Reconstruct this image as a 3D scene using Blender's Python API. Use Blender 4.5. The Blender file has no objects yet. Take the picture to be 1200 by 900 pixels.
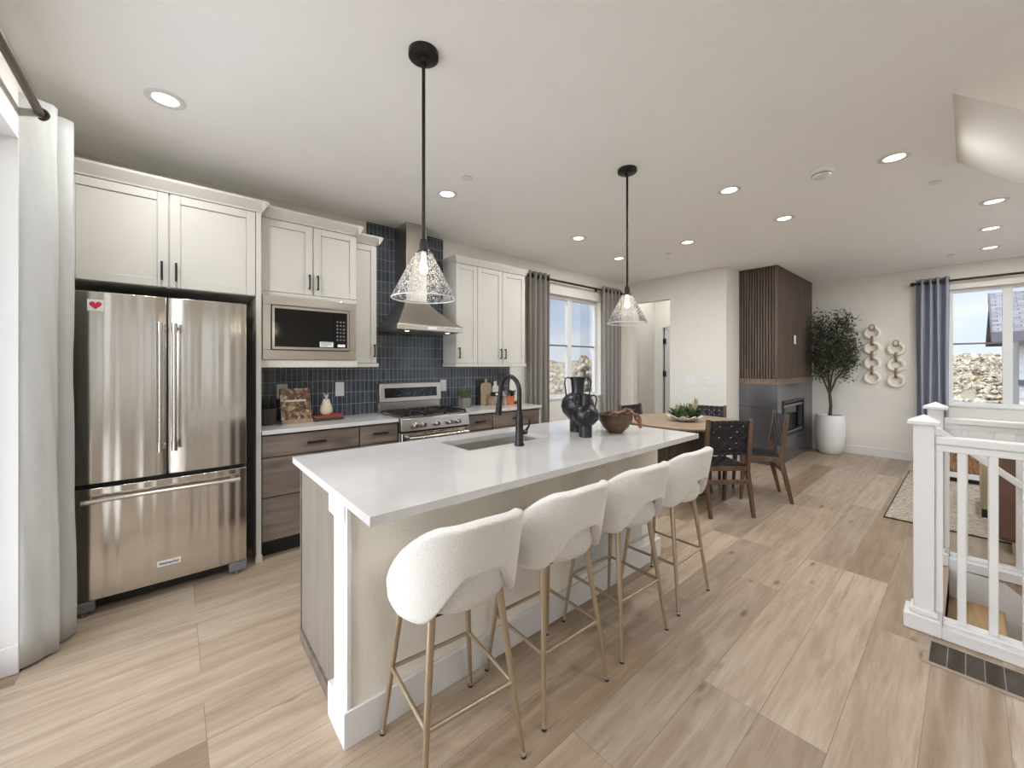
import bpy, bmesh, math, random
from mathutils import Vector, Matrix
R = math.radians
rnd = random.Random(7)
S = bpy.context.scene
COL = S.collection

# ------------------------------------------------------------------ camera
cam_d = bpy.data.cameras.new('camera')
cam = bpy.data.objects.new('camera', cam_d)
COL.objects.link(cam)
TH = math.atan(535 / 460.0)
cam.location = (0, 0, 1.45)
cam.rotation_euler = (R(90), 0, TH)
cam_d.sensor_width = 36.0
cam_d.lens = 460.0 / 1200.0 * 36.0
cam_d.shift_y = -22.0 / 1200.0
cam_d.clip_start = 0.03
cam_d.clip_end = 2000
S.camera = cam

# ------------------------------------------------------------------ exposure, world, sun
S.view_settings.view_transform = 'Standard'
S.view_settings.look = 'None'
S.view_settings.gamma = 1.0
S.view_settings.use_curve_mapping = False
S.view_settings.exposure = 0.5
S.cycles.use_denoising = True
S.cycles.max_bounces = 12
S.cycles.diffuse_bounces = 7
S.cycles.transparent_max_bounces = 16
S.cycles.caustics_reflective = False
S.cycles.caustics_refractive = False
S.cycles.sample_clamp_indirect = 6.0

SKY_STRENGTH = 0.8
ADDED_GLOW = 6.6
SUN_STRENGTH = 6.0
LAMP_W = 7.4
BULB_W = 0.5

w = bpy.data.worlds.new('sky')
S.world = w
w.use_nodes = True
nt = w.node_tree
nt.nodes.clear()
n_out = nt.nodes.new('ShaderNodeOutputWorld')
n_bg = nt.nodes.new('ShaderNodeBackground')
n_tc = nt.nodes.new('ShaderNodeTexCoord')
n_sep = nt.nodes.new('ShaderNodeSeparateXYZ')
n_rmp = nt.nodes.new('ShaderNodeValToRGB')
n_ns = nt.nodes.new('ShaderNodeTexNoise')
n_map = nt.nodes.new('ShaderNodeMapping')
n_cr = nt.nodes.new('ShaderNodeValToRGB')
n_mix = nt.nodes.new('ShaderNodeMix')
n_mix.data_type = 'RGBA'
nt.links.new(n_tc.outputs['Generated'], n_sep.inputs[0])
nt.links.new(n_sep.outputs['Z'], n_rmp.inputs[0])
e = n_rmp.color_ramp.elements
e[0].position = 0.0
e[0].color = (0.80, 0.88, 0.97, 1)
e[1].position = 0.6
e[1].color = (0.36, 0.56, 0.93, 1)
k_ = e.new(0.12)
k_.color = (0.58, 0.74, 0.96, 1)
n_map.inputs['Scale'].default_value = (2.2, 2.2, 9.0)
nt.links.new(n_tc.outputs['Generated'], n_map.inputs[0])
nt.links.new(n_map.outputs[0], n_ns.inputs['Vector'])
n_ns.inputs['Scale'].default_value = 1.6
n_ns.inputs['Detail'].default_value = 6
nt.links.new(n_ns.outputs['Fac'], n_cr.inputs[0])
n_cr.color_ramp.elements[0].position = 0.48
n_cr.color_ramp.elements[0].color = (0, 0, 0, 1)
n_cr.color_ramp.elements[1].position = 0.72
n_cr.color_ramp.elements[1].color = (0.8, 0.8, 0.8, 1)
nt.links.new(n_cr.outputs[0], n_mix.inputs['Factor'])
nt.links.new(n_rmp.outputs[0], n_mix.inputs['A'])
n_mix.inputs['B'].default_value = (0.95, 0.97, 1.0, 1)
# sky glow added low in the unseen south, to brighten the room
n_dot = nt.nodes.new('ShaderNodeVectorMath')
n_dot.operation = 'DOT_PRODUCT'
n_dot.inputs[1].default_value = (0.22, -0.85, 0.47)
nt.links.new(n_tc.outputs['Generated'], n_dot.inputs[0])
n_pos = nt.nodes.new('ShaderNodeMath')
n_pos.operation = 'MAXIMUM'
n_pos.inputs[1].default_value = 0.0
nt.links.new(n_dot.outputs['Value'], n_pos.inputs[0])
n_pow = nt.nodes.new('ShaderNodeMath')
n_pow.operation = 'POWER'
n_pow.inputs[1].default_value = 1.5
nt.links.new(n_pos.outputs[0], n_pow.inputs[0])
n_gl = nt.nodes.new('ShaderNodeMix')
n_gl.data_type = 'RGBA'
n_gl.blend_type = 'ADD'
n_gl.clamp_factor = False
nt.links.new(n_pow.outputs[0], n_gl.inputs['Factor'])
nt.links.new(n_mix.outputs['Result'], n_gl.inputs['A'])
n_gl.inputs['B'].default_value = (ADDED_GLOW * .95, ADDED_GLOW * .98, ADDED_GLOW * 1.04, 1)
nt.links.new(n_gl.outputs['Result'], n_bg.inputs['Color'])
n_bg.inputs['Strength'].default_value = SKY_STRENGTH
nt.links.new(n_bg.outputs[0], n_out.inputs[0])

sun_d = bpy.data.lights.new('sun', 'SUN')
sun_d.energy = SUN_STRENGTH
sun_d.angle = R(0.6)
sun_d.color = (1.0, 0.98, 0.95)
sun = bpy.data.objects.new('sun', sun_d)
COL.objects.link(sun)
sun.location = (4, -12, 16)
sun.rotation_euler = (R(22), 0, R(12))

# ------------------------------------------------------------------ materials
def srgb(r, g, b):
    def f(c):
        c /= 255.0
        return c / 12.92 if c <= 0.04045 else ((c + 0.055) / 1.055) ** 2.4
    return (f(r), f(g), f(b), 1.0)

class NT:
    def __init__(self, name):
        self.m = bpy.data.materials.new(name)
        self.m.use_nodes = True
        self.t = self.m.node_tree
        self.b = self.t.nodes['Principled BSDF']
        self.out = self.t.nodes['Material Output']
    def n(self, typ, **kw):
        nd = self.t.nodes.new(typ)
        for k, v in kw.items():
            setattr(nd, k, v)
        return nd
    def l(self, a, b):
        self.t.links.new(a, b)
    def coord(self, scale=(1, 1, 1), rot=(0, 0, 0), kind='Object', loc=(0, 0, 0)):
        tc = self.n('ShaderNodeTexCoord')
        mp = self.n('ShaderNodeMapping')
        mp.inputs['Scale'].default_value = scale
        mp.inputs['Rotation'].default_value = rot
        mp.inputs['Location'].default_value = loc
        self.l(tc.outputs[kind], mp.inputs[0])
        return mp.outputs[0]
    def noise(self, vec, scale=5, detail=4, rough=0.55, dist=0):
        nd = self.n('ShaderNodeTexNoise')
        nd.inputs['Scale'].default_value = scale
        nd.inputs['Detail'].default_value = detail
        nd.inputs['Roughness'].default_value = rough
        nd.inputs['Distortion'].default_value = dist
        if vec is not None:
            self.l(vec, nd.inputs['Vector'])
        return nd.outputs['Fac']
    def ramp(self, fac, stops):
        nd = self.n('ShaderNodeValToRGB')
        el = nd.color_ramp.elements
        el[0].position, el[0].color = stops[0]
        el[1].position, el[1].color = stops[-1]
        for p, c in stops[1:-1]:
            q = el.new(p)
            q.color = c
        self.l(fac, nd.inputs[0])
        return nd.outputs[0]
    def mix(self, fac, a, b, mode='MIX'):
        nd = self.n('ShaderNodeMix')
        nd.data_type = 'RGBA'
        nd.blend_type = mode
        for v, s in ((fac, 'Factor'), (a, 'A'), (b, 'B')):
            if isinstance(v, (int, float)):
                nd.inputs[s].default_value = v
            elif isinstance(v, tuple):
                nd.inputs[s].default_value = v
            else:
                self.l(v, nd.inputs[s])
        return nd.outputs['Result']
    def bump(self, h, strength=0.2, dist=0.01):
        nd = self.n('ShaderNodeBump')
        nd.inputs['Strength'].default_value = strength
        nd.inputs['Distance'].default_value = dist
        self.l(h, nd.inputs['Height'])
        self.l(nd.outputs[0], self.b.inputs['Normal'])
    def col(self, c):
        if isinstance(c, tuple):
            self.b.inputs['Base Color'].default_value = c
        else:
            self.l(c, self.b.inputs['Base Color'])
    def s(self, rough=None, metal=None, spec=None):
        if rough is not None:
            self.b.inputs['Roughness'].default_value = rough
        if metal is not None:
            self.b.inputs['Metallic'].default_value = metal
        if spec is not None:
            self.b.inputs['Specular IOR Level'].default_value = spec
        return self.m

def plain(name, c, rough=0.5, metal=0.0, spec=0.5, var=0.06, vscale=6.0, bump=0.0, bscale=60.0):
    k = NT(name)
    v = k.coord()
    lo = tuple(x * (1 - var) for x in c[:3]) + (1,)
    hi = tuple(min(1, x * (1 + var)) for x in c[:3]) + (1,)
    k.col(k.ramp(k.noise(v, vscale, 3), [(0.3, lo), (0.7, hi)]))
    if bump:
        k.bump(k.noise(v, bscale, 3), bump, 0.004)
    return k.s(rough, metal, spec)

M = {}
M['wall'] = plain('wall_paint', srgb(225, 221, 212), 0.85, var=0.015, bump=0.08, bscale=220)
M['wall_textured'] = plain('textured_wall_paint', srgb(236, 230, 217), 0.8, var=0.02, bump=0.5, bscale=70)
M['ceiling'] = plain('ceiling_paint', srgb(246, 245, 243), 0.9, var=0.01, bump=0.06, bscale=160)
M['trim'] = plain('white_trim_paint', srgb(220, 219, 217), 0.45, var=0.01)
M['cabinet_white'] = plain('white_cabinet_paint', srgb(201, 197, 188), 0.42, var=0.012)
M['black'] = plain('black_metal', srgb(28, 27, 27), 0.38, metal=0.3, var=0.1)
M['bronze'] = plain('dark_bronze', srgb(58, 48, 42), 0.4, metal=0.6, var=0.1)
M['rod'] = plain('rod_bronze', srgb(86, 74, 64), 0.42, metal=0.4, var=0.1)
M['dark'] = plain('dark_recess', srgb(22, 21, 21), 0.6)
M['chrome'] = plain('chrome', srgb(225, 225, 225), 0.12, metal=1.0, var=0.02)
M['handle_steel'] = plain('polished_steel', srgb(205, 200, 192), 0.22, metal=1.0, var=0.03)
M['black_glass'] = plain('black_glass', srgb(14, 14, 15), 0.08, var=0.05)
M['white_plastic'] = plain('white_plastic', srgb(226, 226, 225), 0.35, var=0.01)
M['grey_plastic'] = plain('grey_plastic', srgb(110, 110, 112), 0.45)
M['brass'] = plain('brushed_brass', srgb(182, 165, 141), 0.36, metal=0.8, var=0.05)
M['black_ceramic'] = plain('black_ceramic', srgb(24, 24, 27), 0.3, var=0.15, vscale=20, bump=0.15, bscale=40)
M['white_ceramic'] = plain('white_ceramic', srgb(226, 225, 222), 0.5, var=0.02)
M['cream_ceramic'] = plain('cream_ceramic', srgb(222, 208, 186), 0.5, var=0.08, vscale=30)
M['terracotta'] = plain('terracotta', srgb(184, 108, 76), 0.8, var=0.1, vscale=30)
M['grey_pot'] = plain('grey_pot', srgb(116, 110, 106), 0.7, var=0.08, vscale=30)
M['dark_pot'] = plain('dark_pot', srgb(62, 58, 54), 0.7, var=0.12, vscale=30)
M['soil'] = plain('soil', srgb(58, 48, 38), 0.95, var=0.3, vscale=80, bump=0.6, bscale=90)
M['leather_black'] = plain('black_leather', srgb(30, 30, 34), 0.42, var=0.2, vscale=25, bump=0.15, bscale=120)
M['leather_brown'] = plain('brown_leather', srgb(104, 74, 58), 0.5, var=0.12, vscale=9, bump=0.15, bscale=120)
M['fireplace_metal'] = plain('blackened_steel_panel', srgb(120, 118, 124), 0.24, metal=0.75, var=0.14, vscale=3.5)
M['roof_fascia'] = plain('painted_fascia', srgb(52, 52, 58), 0.6)
M['siding'] = plain('white_siding', srgb(150, 150, 149), 0.7, var=0.02)
M['bounce_deck'] = plain('pale_bounce_deck', srgb(222, 221, 220), 0.9, var=0.03, vscale=2)  # very pale so the added deck bounces sunlight indoors
M['paper'] = plain('book_paper', srgb(232, 224, 205), 0.8)
M['book_red'] = plain('red_book_cloth', srgb(142, 58, 48), 0.7, var=0.15, vscale=40)
M['book_dark'] = plain('dark_book_cloth', srgb(60, 48, 44), 0.7, var=0.15, vscale=40)
M['red'] = plain('red_print', srgb(200, 46, 60), 0.5)
M['olive_bark'] = plain('olive_bark', srgb(82, 68, 56), 0.85, var=0.25, vscale=30)
M['white_cushion'] = plain('white_cushion', srgb(236, 233, 228), 0.9, var=0.03, bump=0.2, bscale=200)
M['wood_ring'] = plain('whitewashed_wood', srgb(232, 225, 208), 0.7, var=0.06, vscale=22)
M['wood_link'] = plain('weathered_wood', srgb(140, 116, 92), 0.7, var=0.15, vscale=22)
M['steel_sink'] = plain('sink_steel', srgb(205, 200, 193), 0.4, metal=1.0, var=0.05)
M['outdoor_grass'] = plain('dry_ground', srgb(92, 86, 70), 0.95, var=0.16, vscale=0.4)

def mk_floor():
    k = NT('oak_plank_floor')
    tc = k.n('ShaderNodeTexCoord')
    sp = k.n('ShaderNodeSeparateXYZ')
    cb = k.n('ShaderNodeCombineXYZ')
    k.l(tc.outputs['Object'], sp.inputs[0])
    k.l(sp.outputs['Y'], cb.inputs['X'])
    k.l(sp.outputs['X'], cb.inputs['Y'])
    mp = k.n('ShaderNodeMapping')
    mp.inputs['Location'].default_value = (0.35, 0.03, 0)
    k.l(cb.outputs[0], mp.inputs[0])
    br = k.n('ShaderNodeTexBrick')
    br.offset = 0.37
    br.offset_frequency = 3
    br.inputs['Scale'].default_value = 1.0
    br.inputs['Brick Width'].default_value = 1.75
    br.inputs['Row Height'].default_value = 0.225
    br.inputs['Mortar Size'].default_value = 0.0014
    br.inputs['Mortar Smooth'].default_value = 0.3
    br.inputs['Bias'].default_value = 0.0
    br.inputs['Color1'].default_value = (0, 0, 0, 1)
    br.inputs['Color2'].default_value = (1, 1, 1, 1)
    br.inputs['Mortar'].default_value = (0.5, 0.5, 0.5, 1)
    k.l(mp.outputs[0], br.inputs['Vector'])
    # a per-plank shift of the grain
    sh = k.n('ShaderNodeVectorMath', operation='MULTIPLY')
    k.l(br.outputs['Color'], sh.inputs[0])
    sh.inputs[1].default_value = (7.0, 13.0, 3.0)
    ad = k.n('ShaderNodeVectorMath', operation='ADD')
    k.l(mp.outputs[0], ad.inputs[0])
    k.l(sh.outputs[0], ad.inputs[1])
    g1 = k.n('ShaderNodeMapping')
    g1.inputs['Scale'].default_value = (1.1, 12.0, 1)
    k.l(ad.outputs[0], g1.inputs[0])
    grain = k.noise(g1.outputs[0], 1.6, 8, 0.68, 0.5)
    g2 = k.n('ShaderNodeMapping')
    g2.inputs['Scale'].default_value = (3.0, 70.0, 1)
    k.l(ad.outputs[0], g2.inputs[0])
    fine = k.noise(g2.outputs[0], 2.0, 4, 0.6)
    g3 = k.n('ShaderNodeMapping')
    g3.inputs['Scale'].default_value = (2.6, 7.5, 1)
    k.l(ad.outputs[0], g3.inputs[0])
    vor = k.n('ShaderNodeTexVoronoi')
    vor.inputs['Scale'].default_value = 0.8
    vor.inputs['Randomness'].default_value = 1.0
    k.l(g3.outputs[0], vor.inputs['Vector'])
    knot = k.ramp(vor.outputs['Distance'], [(0.03, (1, 1, 1, 1)), (0.13, (0, 0, 0, 1))])
    g4 = k.n('ShaderNodeMapping')
    g4.inputs['Scale'].default_value = (0.8, 17.0, 1)
    k.l(ad.outputs[0], g4.inputs[0])
    streak = k.ramp(k.noise(g4.outputs[0], 1.4, 5, 0.6, 0.3), [(0.60, (0, 0, 0, 1)), (0.74, (0.5, 0.5, 0.5, 1))])
    base = k.ramp(br.outputs['Color'], [(0.0, srgb(150, 132, 110)), (0.35, srgb(172, 155, 135)), (0.65, srgb(188, 173, 154)), (1.0, srgb(160, 145, 130))])
    c1 = k.mix(k.ramp(grain, [(0.36, (0, 0, 0, 1)), (0.62, (1, 1, 1, 1))]), k.mix(1.0, base, srgb(224, 216, 208), 'MULTIPLY'), base)
    c2 = k.mix(0.16, c1, k.ramp(fine, [(0.3, srgb(120, 102, 84)), (0.7, srgb(226, 208, 182))]), 'SOFT_LIGHT')
    kf = k.n('ShaderNodeMath', operation='MULTIPLY')
    k.l(knot, kf.inputs[0])
    kf.inputs[1].default_value = 0.85
    c3 = k.mix(kf.outputs[0], k.mix(streak, c2, srgb(112, 94, 78)), srgb(92, 74, 58))
    mf = k.n('ShaderNodeMath', operation='MULTIPLY')
    k.l(br.outputs['Fac'], mf.inputs[0])
    mf.inputs[1].default_value = 0.7
    k.col(k.mix(mf.outputs[0], c3, srgb(96, 80, 66)))
    inv = k.n('ShaderNodeMath', operation='SUBTRACT')
    inv.inputs[0].default_value = 1.0
    k.l(br.outputs['Fac'], inv.inputs[1])
    hh = k.n('ShaderNodeMath', operation='MULTIPLY_ADD')
    k.l(fine, hh.inputs[0])
    hh.inputs[1].default_value = 0.15
    k.l(inv.outputs[0], hh.inputs[2])
    k.bump(hh.outputs[0], 0.25, 0.003)
    return k.s(0.38, 0, 0.45)
M['floor'] = mk_floor()

def mk_wood(name, lo, hi, axis='Z', rough=0.5, scale=1.0, knots=0.0, spec=0.4):
    k = NT(name)
    sc = {'X': (1.2, 14, 14), 'Y': (14, 1.2, 14), 'Z': (14, 14, 1.2)}[axis]
    v = k.coord(tuple(x * scale for x in sc))
    g = k.noise(v, 1.3, 6, 0.6, 0.5)
    c = k.ramp(g, [(0.3, lo), (0.72, hi)])
    if knots:
        sk = {'X': (2.0, 5, 5), 'Y': (5, 2.0, 5), 'Z': (5, 5, 2.0)}[axis]
        vo = k.n('ShaderNodeTexVoronoi')
        vo.inputs['Scale'].default_value = 0.9
        k.l(k.coord(sk), vo.inputs['Vector'])
        kn = k.ramp(vo.outputs['Distance'], [(0.03, (knots, knots, knots, 1)), (0.22, (0, 0, 0, 1))])
        c = k.mix(kn, c, tuple(x * 0.3 for x in lo[:3]) + (1,))
    k.col(c)
    k.bump(g, 0.12, 0.003)
    return k.s(rough, 0, spec)
M['cabinet_dark'] = mk_wood('knotty_grey_brown_wood', srgb(92, 80, 72), srgb(128, 115, 105), 'Y', 0.5, 1.0, 0.6)
M['island_panel'] = mk_wood('taupe_stained_wood', srgb(112, 104, 93), srgb(130, 122, 110), 'Z', 0.5, 0.8)
M['walnut'] = mk_wood('walnut', srgb(78, 58, 44), srgb(118, 91, 70), 'Z', 0.45)
M['table_wood'] = mk_wood('oak_table_top', srgb(138, 118, 94), srgb(166, 146, 120), 'X', 0.4)
M['pedestal'] = mk_wood('dark_fluted_wood', srgb(72, 58, 48), srgb(104, 86, 72), 'Z', 0.5)
M['slat'] = mk_wood('dark_slat_wood', srgb(82, 70, 61), srgb(122, 105, 93), 'Z', 0.5, 0.9)
M['slat_back'] = plain('slat_backing', srgb(30, 24, 22), 0.7)
M['mantel_wood'] = mk_wood('mantel_wood', srgb(104, 86, 74), srgb(140, 119, 104), 'Y', 0.5)
M['vent_wood'] = mk_wood('grey_oak_vent_frame', srgb(150, 134, 116), srgb(176, 160, 142), 'X', 0.5)
M['stair_wood'] = mk_wood('stair_oak', srgb(156, 124, 84), srgb(196, 162, 118), 'Y', 0.45)
M['board_wood'] = mk_wood('cutting_board_wood', srgb(148, 126, 102), srgb(180, 160, 134), 'Z', 0.6)
M['bowl_wood'] = mk_wood('dark_burnished_bowl', srgb(50, 38, 30), srgb(104, 80, 58), 'X', 0.35)
M['bead_wood'] = mk_wood('reddish_chain_wood', srgb(110, 70, 54), srgb(160, 112, 90), 'X', 0.5)
M['pale_wood'] = mk_wood('pale_oak', srgb(166, 148, 120), srgb(198, 180, 152), 'Z', 0.5)

def mk_steel(name, c, rough=0.3, aniso=0.75):
    k = NT(name)
    v = k.coord((2, 2.5, 240))
    g = k.noise(v, 2.0, 3, 0.6)
    k.col(k.ramp(g, [(0.3, tuple(x * 0.93 for x in c[:3]) + (1,)), (0.7, c)]))
    k.b.inputs['Anisotropic'].default_value = aniso
    tg = k.n('ShaderNodeTangent')
    tg.direction_type = 'RADIAL'
    tg.axis = 'Z'
    k.l(tg.outputs[0], k.b.inputs['Tangent'])
    v2 = k.coord((1, 6.5, 0.10))
    k.bump(k.noise(v2, 1.7, 1, 0.4), 0.6, 0.035)
    return k.s(rough, 1.0)
M['steel'] = mk_steel('brushed_stainless', srgb(206, 200, 191), 0.2)
M['steel_plain'] = plain('stainless', srgb(196, 189, 180), 0.28, metal=1.0, var=0.04)

def mk_quartz():
    k = NT('white_quartz')
    v = k.coord()
    big = k.noise(v, 3.0, 5, 0.6, 0.6)
    c = k.ramp(big, [(0.35, srgb(196, 194, 191)), (0.7, srgb(206, 204, 201))])
    vo = k.n('ShaderNodeTexVoronoi')
    vo.inputs['Scale'].default_value = 90
    k.l(v, vo.inputs['Vector'])
    sp = k.ramp(vo.outputs['Distance'], [(0.05, (0.35, 0.35, 0.35, 1)), (0.12, (0, 0, 0, 1))])
    k.col(k.mix(sp, c, srgb(188, 185, 180)))
    return k.s(0.10, 0, 0.5)
M['quartz'] = mk_quartz()

def mk_tile():
    k = NT('blue_grey_glazed_tile')
    tc = k.n('ShaderNodeTexCoord')
    sp = k.n('ShaderNodeSeparateXYZ')
    cb = k.n('ShaderNodeCombineXYZ')
    k.l(tc.outputs['Object'], sp.inputs[0])
    k.l(sp.outputs['Y'], cb.inputs['X'])
    k.l(sp.outputs['Z'], cb.inputs['Y'])
    br = k.n('ShaderNodeTexBrick')
    br.offset = 0.0
    br.inputs['Scale'].default_value = 1.0
    br.inputs['Brick Width'].default_value = 0.043
    br.inputs['Row Height'].default_value = 0.112
    br.inputs['Mortar Size'].default_value = 0.0022
    br.inputs['Mortar Smooth'].default_value = 0.1
    br.inputs['Color1'].default_value = (0, 0, 0, 1)
    br.inputs['Color2'].default_value = (1, 1, 1, 1)
    k.l(cb.outputs[0], br.inputs['Vector'])
    c = k.ramp(br.outputs['Color'], [(0.0, srgb(42, 47, 56)), (0.5, srgb(58, 64, 74)), (1.0, srgb(80, 87, 98))])
    nz = k.noise(k.coord((1, 22, 9)), 1.0, 3)
    c = k.mix(0.35, c, k.ramp(nz, [(0.3, srgb(40, 45, 54)), (0.7, srgb(92, 99, 110))]))
    k.col(k.mix(br.outputs['Fac'], c, srgb(150, 152, 154)))
    rg = k.ramp(br.outputs['Fac'], [(0.0, (0.16, 0.16, 0.16, 1)), (1.0, (0.8, 0.8, 0.8, 1))])
    k.l(rg, k.b.inputs['Roughness'])
    ad = k.n('ShaderNodeMath', operation='MULTIPLY_ADD')
    k.l(br.outputs['Fac'], ad.inputs[0])
    ad.inputs[1].default_value = -1.0
    k.l(nz, ad.inputs[2])
    k.bump(ad.outputs[0], 0.35, 0.004)
    return k.s()
M['tile'] = mk_tile()

def mk_boucle():
    k = NT('white_boucle')
    v = k.coord()
    vo = k.n('ShaderNodeTexVoronoi')
    vo.feature = 'SMOOTH_F1'
    vo.inputs['Scale'].default_value = 190
    k.l(v, vo.inputs['Vector'])
    k.col(k.ramp(vo.outputs['Distance'], [(0.1, srgb(222, 219, 213)), (0.8, srgb(209, 205, 198))]))
    k.bump(vo.outputs['Distance'], 0.5, 0.004)
    k.b.inputs['Sheen Weight'].default_value = 0.3
    return k.s(0.95, 0, 0.2)
M['boucle'] = mk_boucle()

def mk_fabric(name, c, rough=0.9):
    k = NT(name)
    v = k.coord((60, 60, 60))
    wv = k.noise(v, 6, 2)
    bl = k.noise(k.coord((5, 5, 3.0)), 1.6, 5)
    lo = tuple(x * 0.86 for x in c[:3]) + (1,)
    k.col(k.mix(0.5, k.ramp(bl, [(0.3, lo), (0.7, c)]), k.ramp(wv, [(0.3, lo), (0.7, c)])))
    k.bump(bl, 0.5, 0.012)
    k.b.inputs['Sheen Weight'].default_value = 0.15
    return k.s(rough, 0, 0.2)
M['curtain_light'] = mk_fabric('pale_grey_linen', srgb(192, 192, 188))
M['curtain_grey'] = mk_fabric('warm_grey_linen', srgb(146, 140, 135))
M['curtain_blue'] = mk_fabric('blue_grey_linen', srgb(150, 154, 168))

def mk_rug():
    k = NT('flecked_rug')
    n1 = k.noise(k.coord((14, 45, 1)), 1.4, 5, 0.75)
    n2 = k.noise(k.coord((90, 90, 1)), 2, 3)
    c = k.ramp(n1, [(0.43, srgb(62, 56, 50)), (0.49, srgb(196, 183, 164)), (0.7, srgb(222, 212, 196))])
    k.col(k.mix(0.3, c, k.ramp(n2, [(0.3, srgb(130, 116, 98)), (0.7, srgb(226, 216, 200))])))
    k.bump(n2, 0.6, 0.01)
    return k.s(0.95, 0, 0.1)
M['rug'] = mk_rug()
M['rug_edge'] = plain('rug_binding', srgb(60, 50, 42), 0.9)

def mk_leaf(name, lo, hi):
    k = NT(name)
    k.col(k.ramp(k.noise(k.coord(), 24, 3), [(0.3, lo), (0.7, hi)]))
    return k.s(0.5, 0, 0.35)
M['leaf_olive'] = mk_leaf('olive_leaf', srgb(40, 44, 34), srgb(84, 88, 70))
M['leaf_green'] = mk_leaf('succulent_leaf', srgb(44, 64, 36), srgb(118, 136, 80))
M['leaf_dark'] = mk_leaf('dark_leaf', srgb(34, 40, 30), srgb(70, 78, 58))
M['leaf_pale'] = mk_leaf('pale_succulent', srgb(150, 140, 108), srgb(196, 186, 150))
M['twig'] = plain('dried_twig', srgb(58, 52, 48), 0.9)

def mk_burl():
    k = NT('burl_bark')
    n1 = k.noise(k.coord((9, 9, 3)), 3, 6, 0.7, 1.5)
    k.col(k.ramp(n1, [(0.32, srgb(54, 40, 30)), (0.5, srgb(140, 102, 66)), (0.7, srgb(186, 146, 102))]))
    k.bump(n1, 0.8, 0.02)
    return k.s(0.7)
M['burl'] = mk_burl()

def mk_cover():
    k = NT('cookbook_cover_print')
    vo = k.n('ShaderNodeTexVoronoi')
    vo.inputs['Scale'].default_value = 42
    k.l(k.coord(), vo.inputs['Vector'])
    sp = k.n('ShaderNodeSeparateXYZ')
    k.l(vo.outputs['Color'], sp.inputs[0])
    k.col(k.ramp(sp.outputs['X'], [(0.0, srgb(30, 24, 24)), (0.3, srgb(120, 66, 42)), (0.45, srgb(200, 186, 152)),
                                   (0.6, srgb(70, 42, 36)), (0.8, srgb(168, 132, 70)), (1.0, srgb(60, 58, 40))]))
    return k.s(0.35)
M['cover'] = mk_cover()

def mk_shingle():
    k = NT('grey_shingles')
    br = k.n('ShaderNodeTexBrick')
    br.inputs['Scale'].default_value = 1.0
    br.inputs['Brick Width'].default_value = 0.22
    br.inputs['Row Height'].default_value = 0.11
    br.inputs['Mortar Size'].default_value = 0.008
    br.inputs['Color1'].default_value = srgb(64, 64, 70)
    br.inputs['Color2'].default_value = srgb(92, 91, 96)
    br.inputs['Mortar'].default_value = srgb(40, 40, 45)
    k.l(k.coord(), br.inputs['Vector'])
    k.col(br.outputs['Color'])
    return k.s(0.9)
M['shingle'] = mk_shingle()

def mk_scrub():
    k = NT('sunlit_scrub')
    oi = k.n('ShaderNodeNewGeometry')
    n1 = k.noise(k.coord(), 1.7, 5, 0.7)
    n0 = k.ramp(oi.outputs['Random Per Island'], [(0.0, srgb(70, 64, 42)), (0.2, srgb(112, 94, 58)), (0.4, srgb(128, 118, 104)),
                                                 (0.65, srgb(140, 134, 126)), (0.85, srgb(86, 84, 62)), (1.0, srgb(146, 140, 134))])
    n3 = k.noise(k.coord(), 2.6, 5, 0.8)
    k.col(k.mix(0.6, n0, k.ramp(n3, [(0.42, srgb(46, 42, 28)), (0.58, srgb(150, 143, 131))])))
    k.bump(n1, 1.0, 0.2)
    return k.s(0.95, 0, 0.05)
M['scrub'] = mk_scrub()
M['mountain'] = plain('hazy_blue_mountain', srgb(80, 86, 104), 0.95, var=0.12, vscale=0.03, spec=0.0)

def mk_window_glass():
    k = NT('window_glass')
    tr = k.n('ShaderNodeBsdfTransparent')
    gl = k.n('ShaderNodeBsdfGlossy')
    gl.inputs['Roughness'].default_value = 0.02
    fr = k.n('ShaderNodeFresnel')
    fr.inputs['IOR'].default_value = 1.45
    sc = k.n('ShaderNodeMath', operation='MULTIPLY')
    k.l(fr.outputs[0], sc.inputs[0])
    sc.inputs[1].default_value = 0.5
    mx = k.n('ShaderNodeMixShader')
    k.l(sc.outputs[0], mx.inputs[0])
    k.l(tr.outputs[0], mx.inputs[1])
    k.l(gl.outputs[0], mx.inputs[2])
    k.l(mx.outputs[0], k.out.inputs['Surface'])
    return k.m
M['window_glass'] = mk_window_glass()

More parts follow.
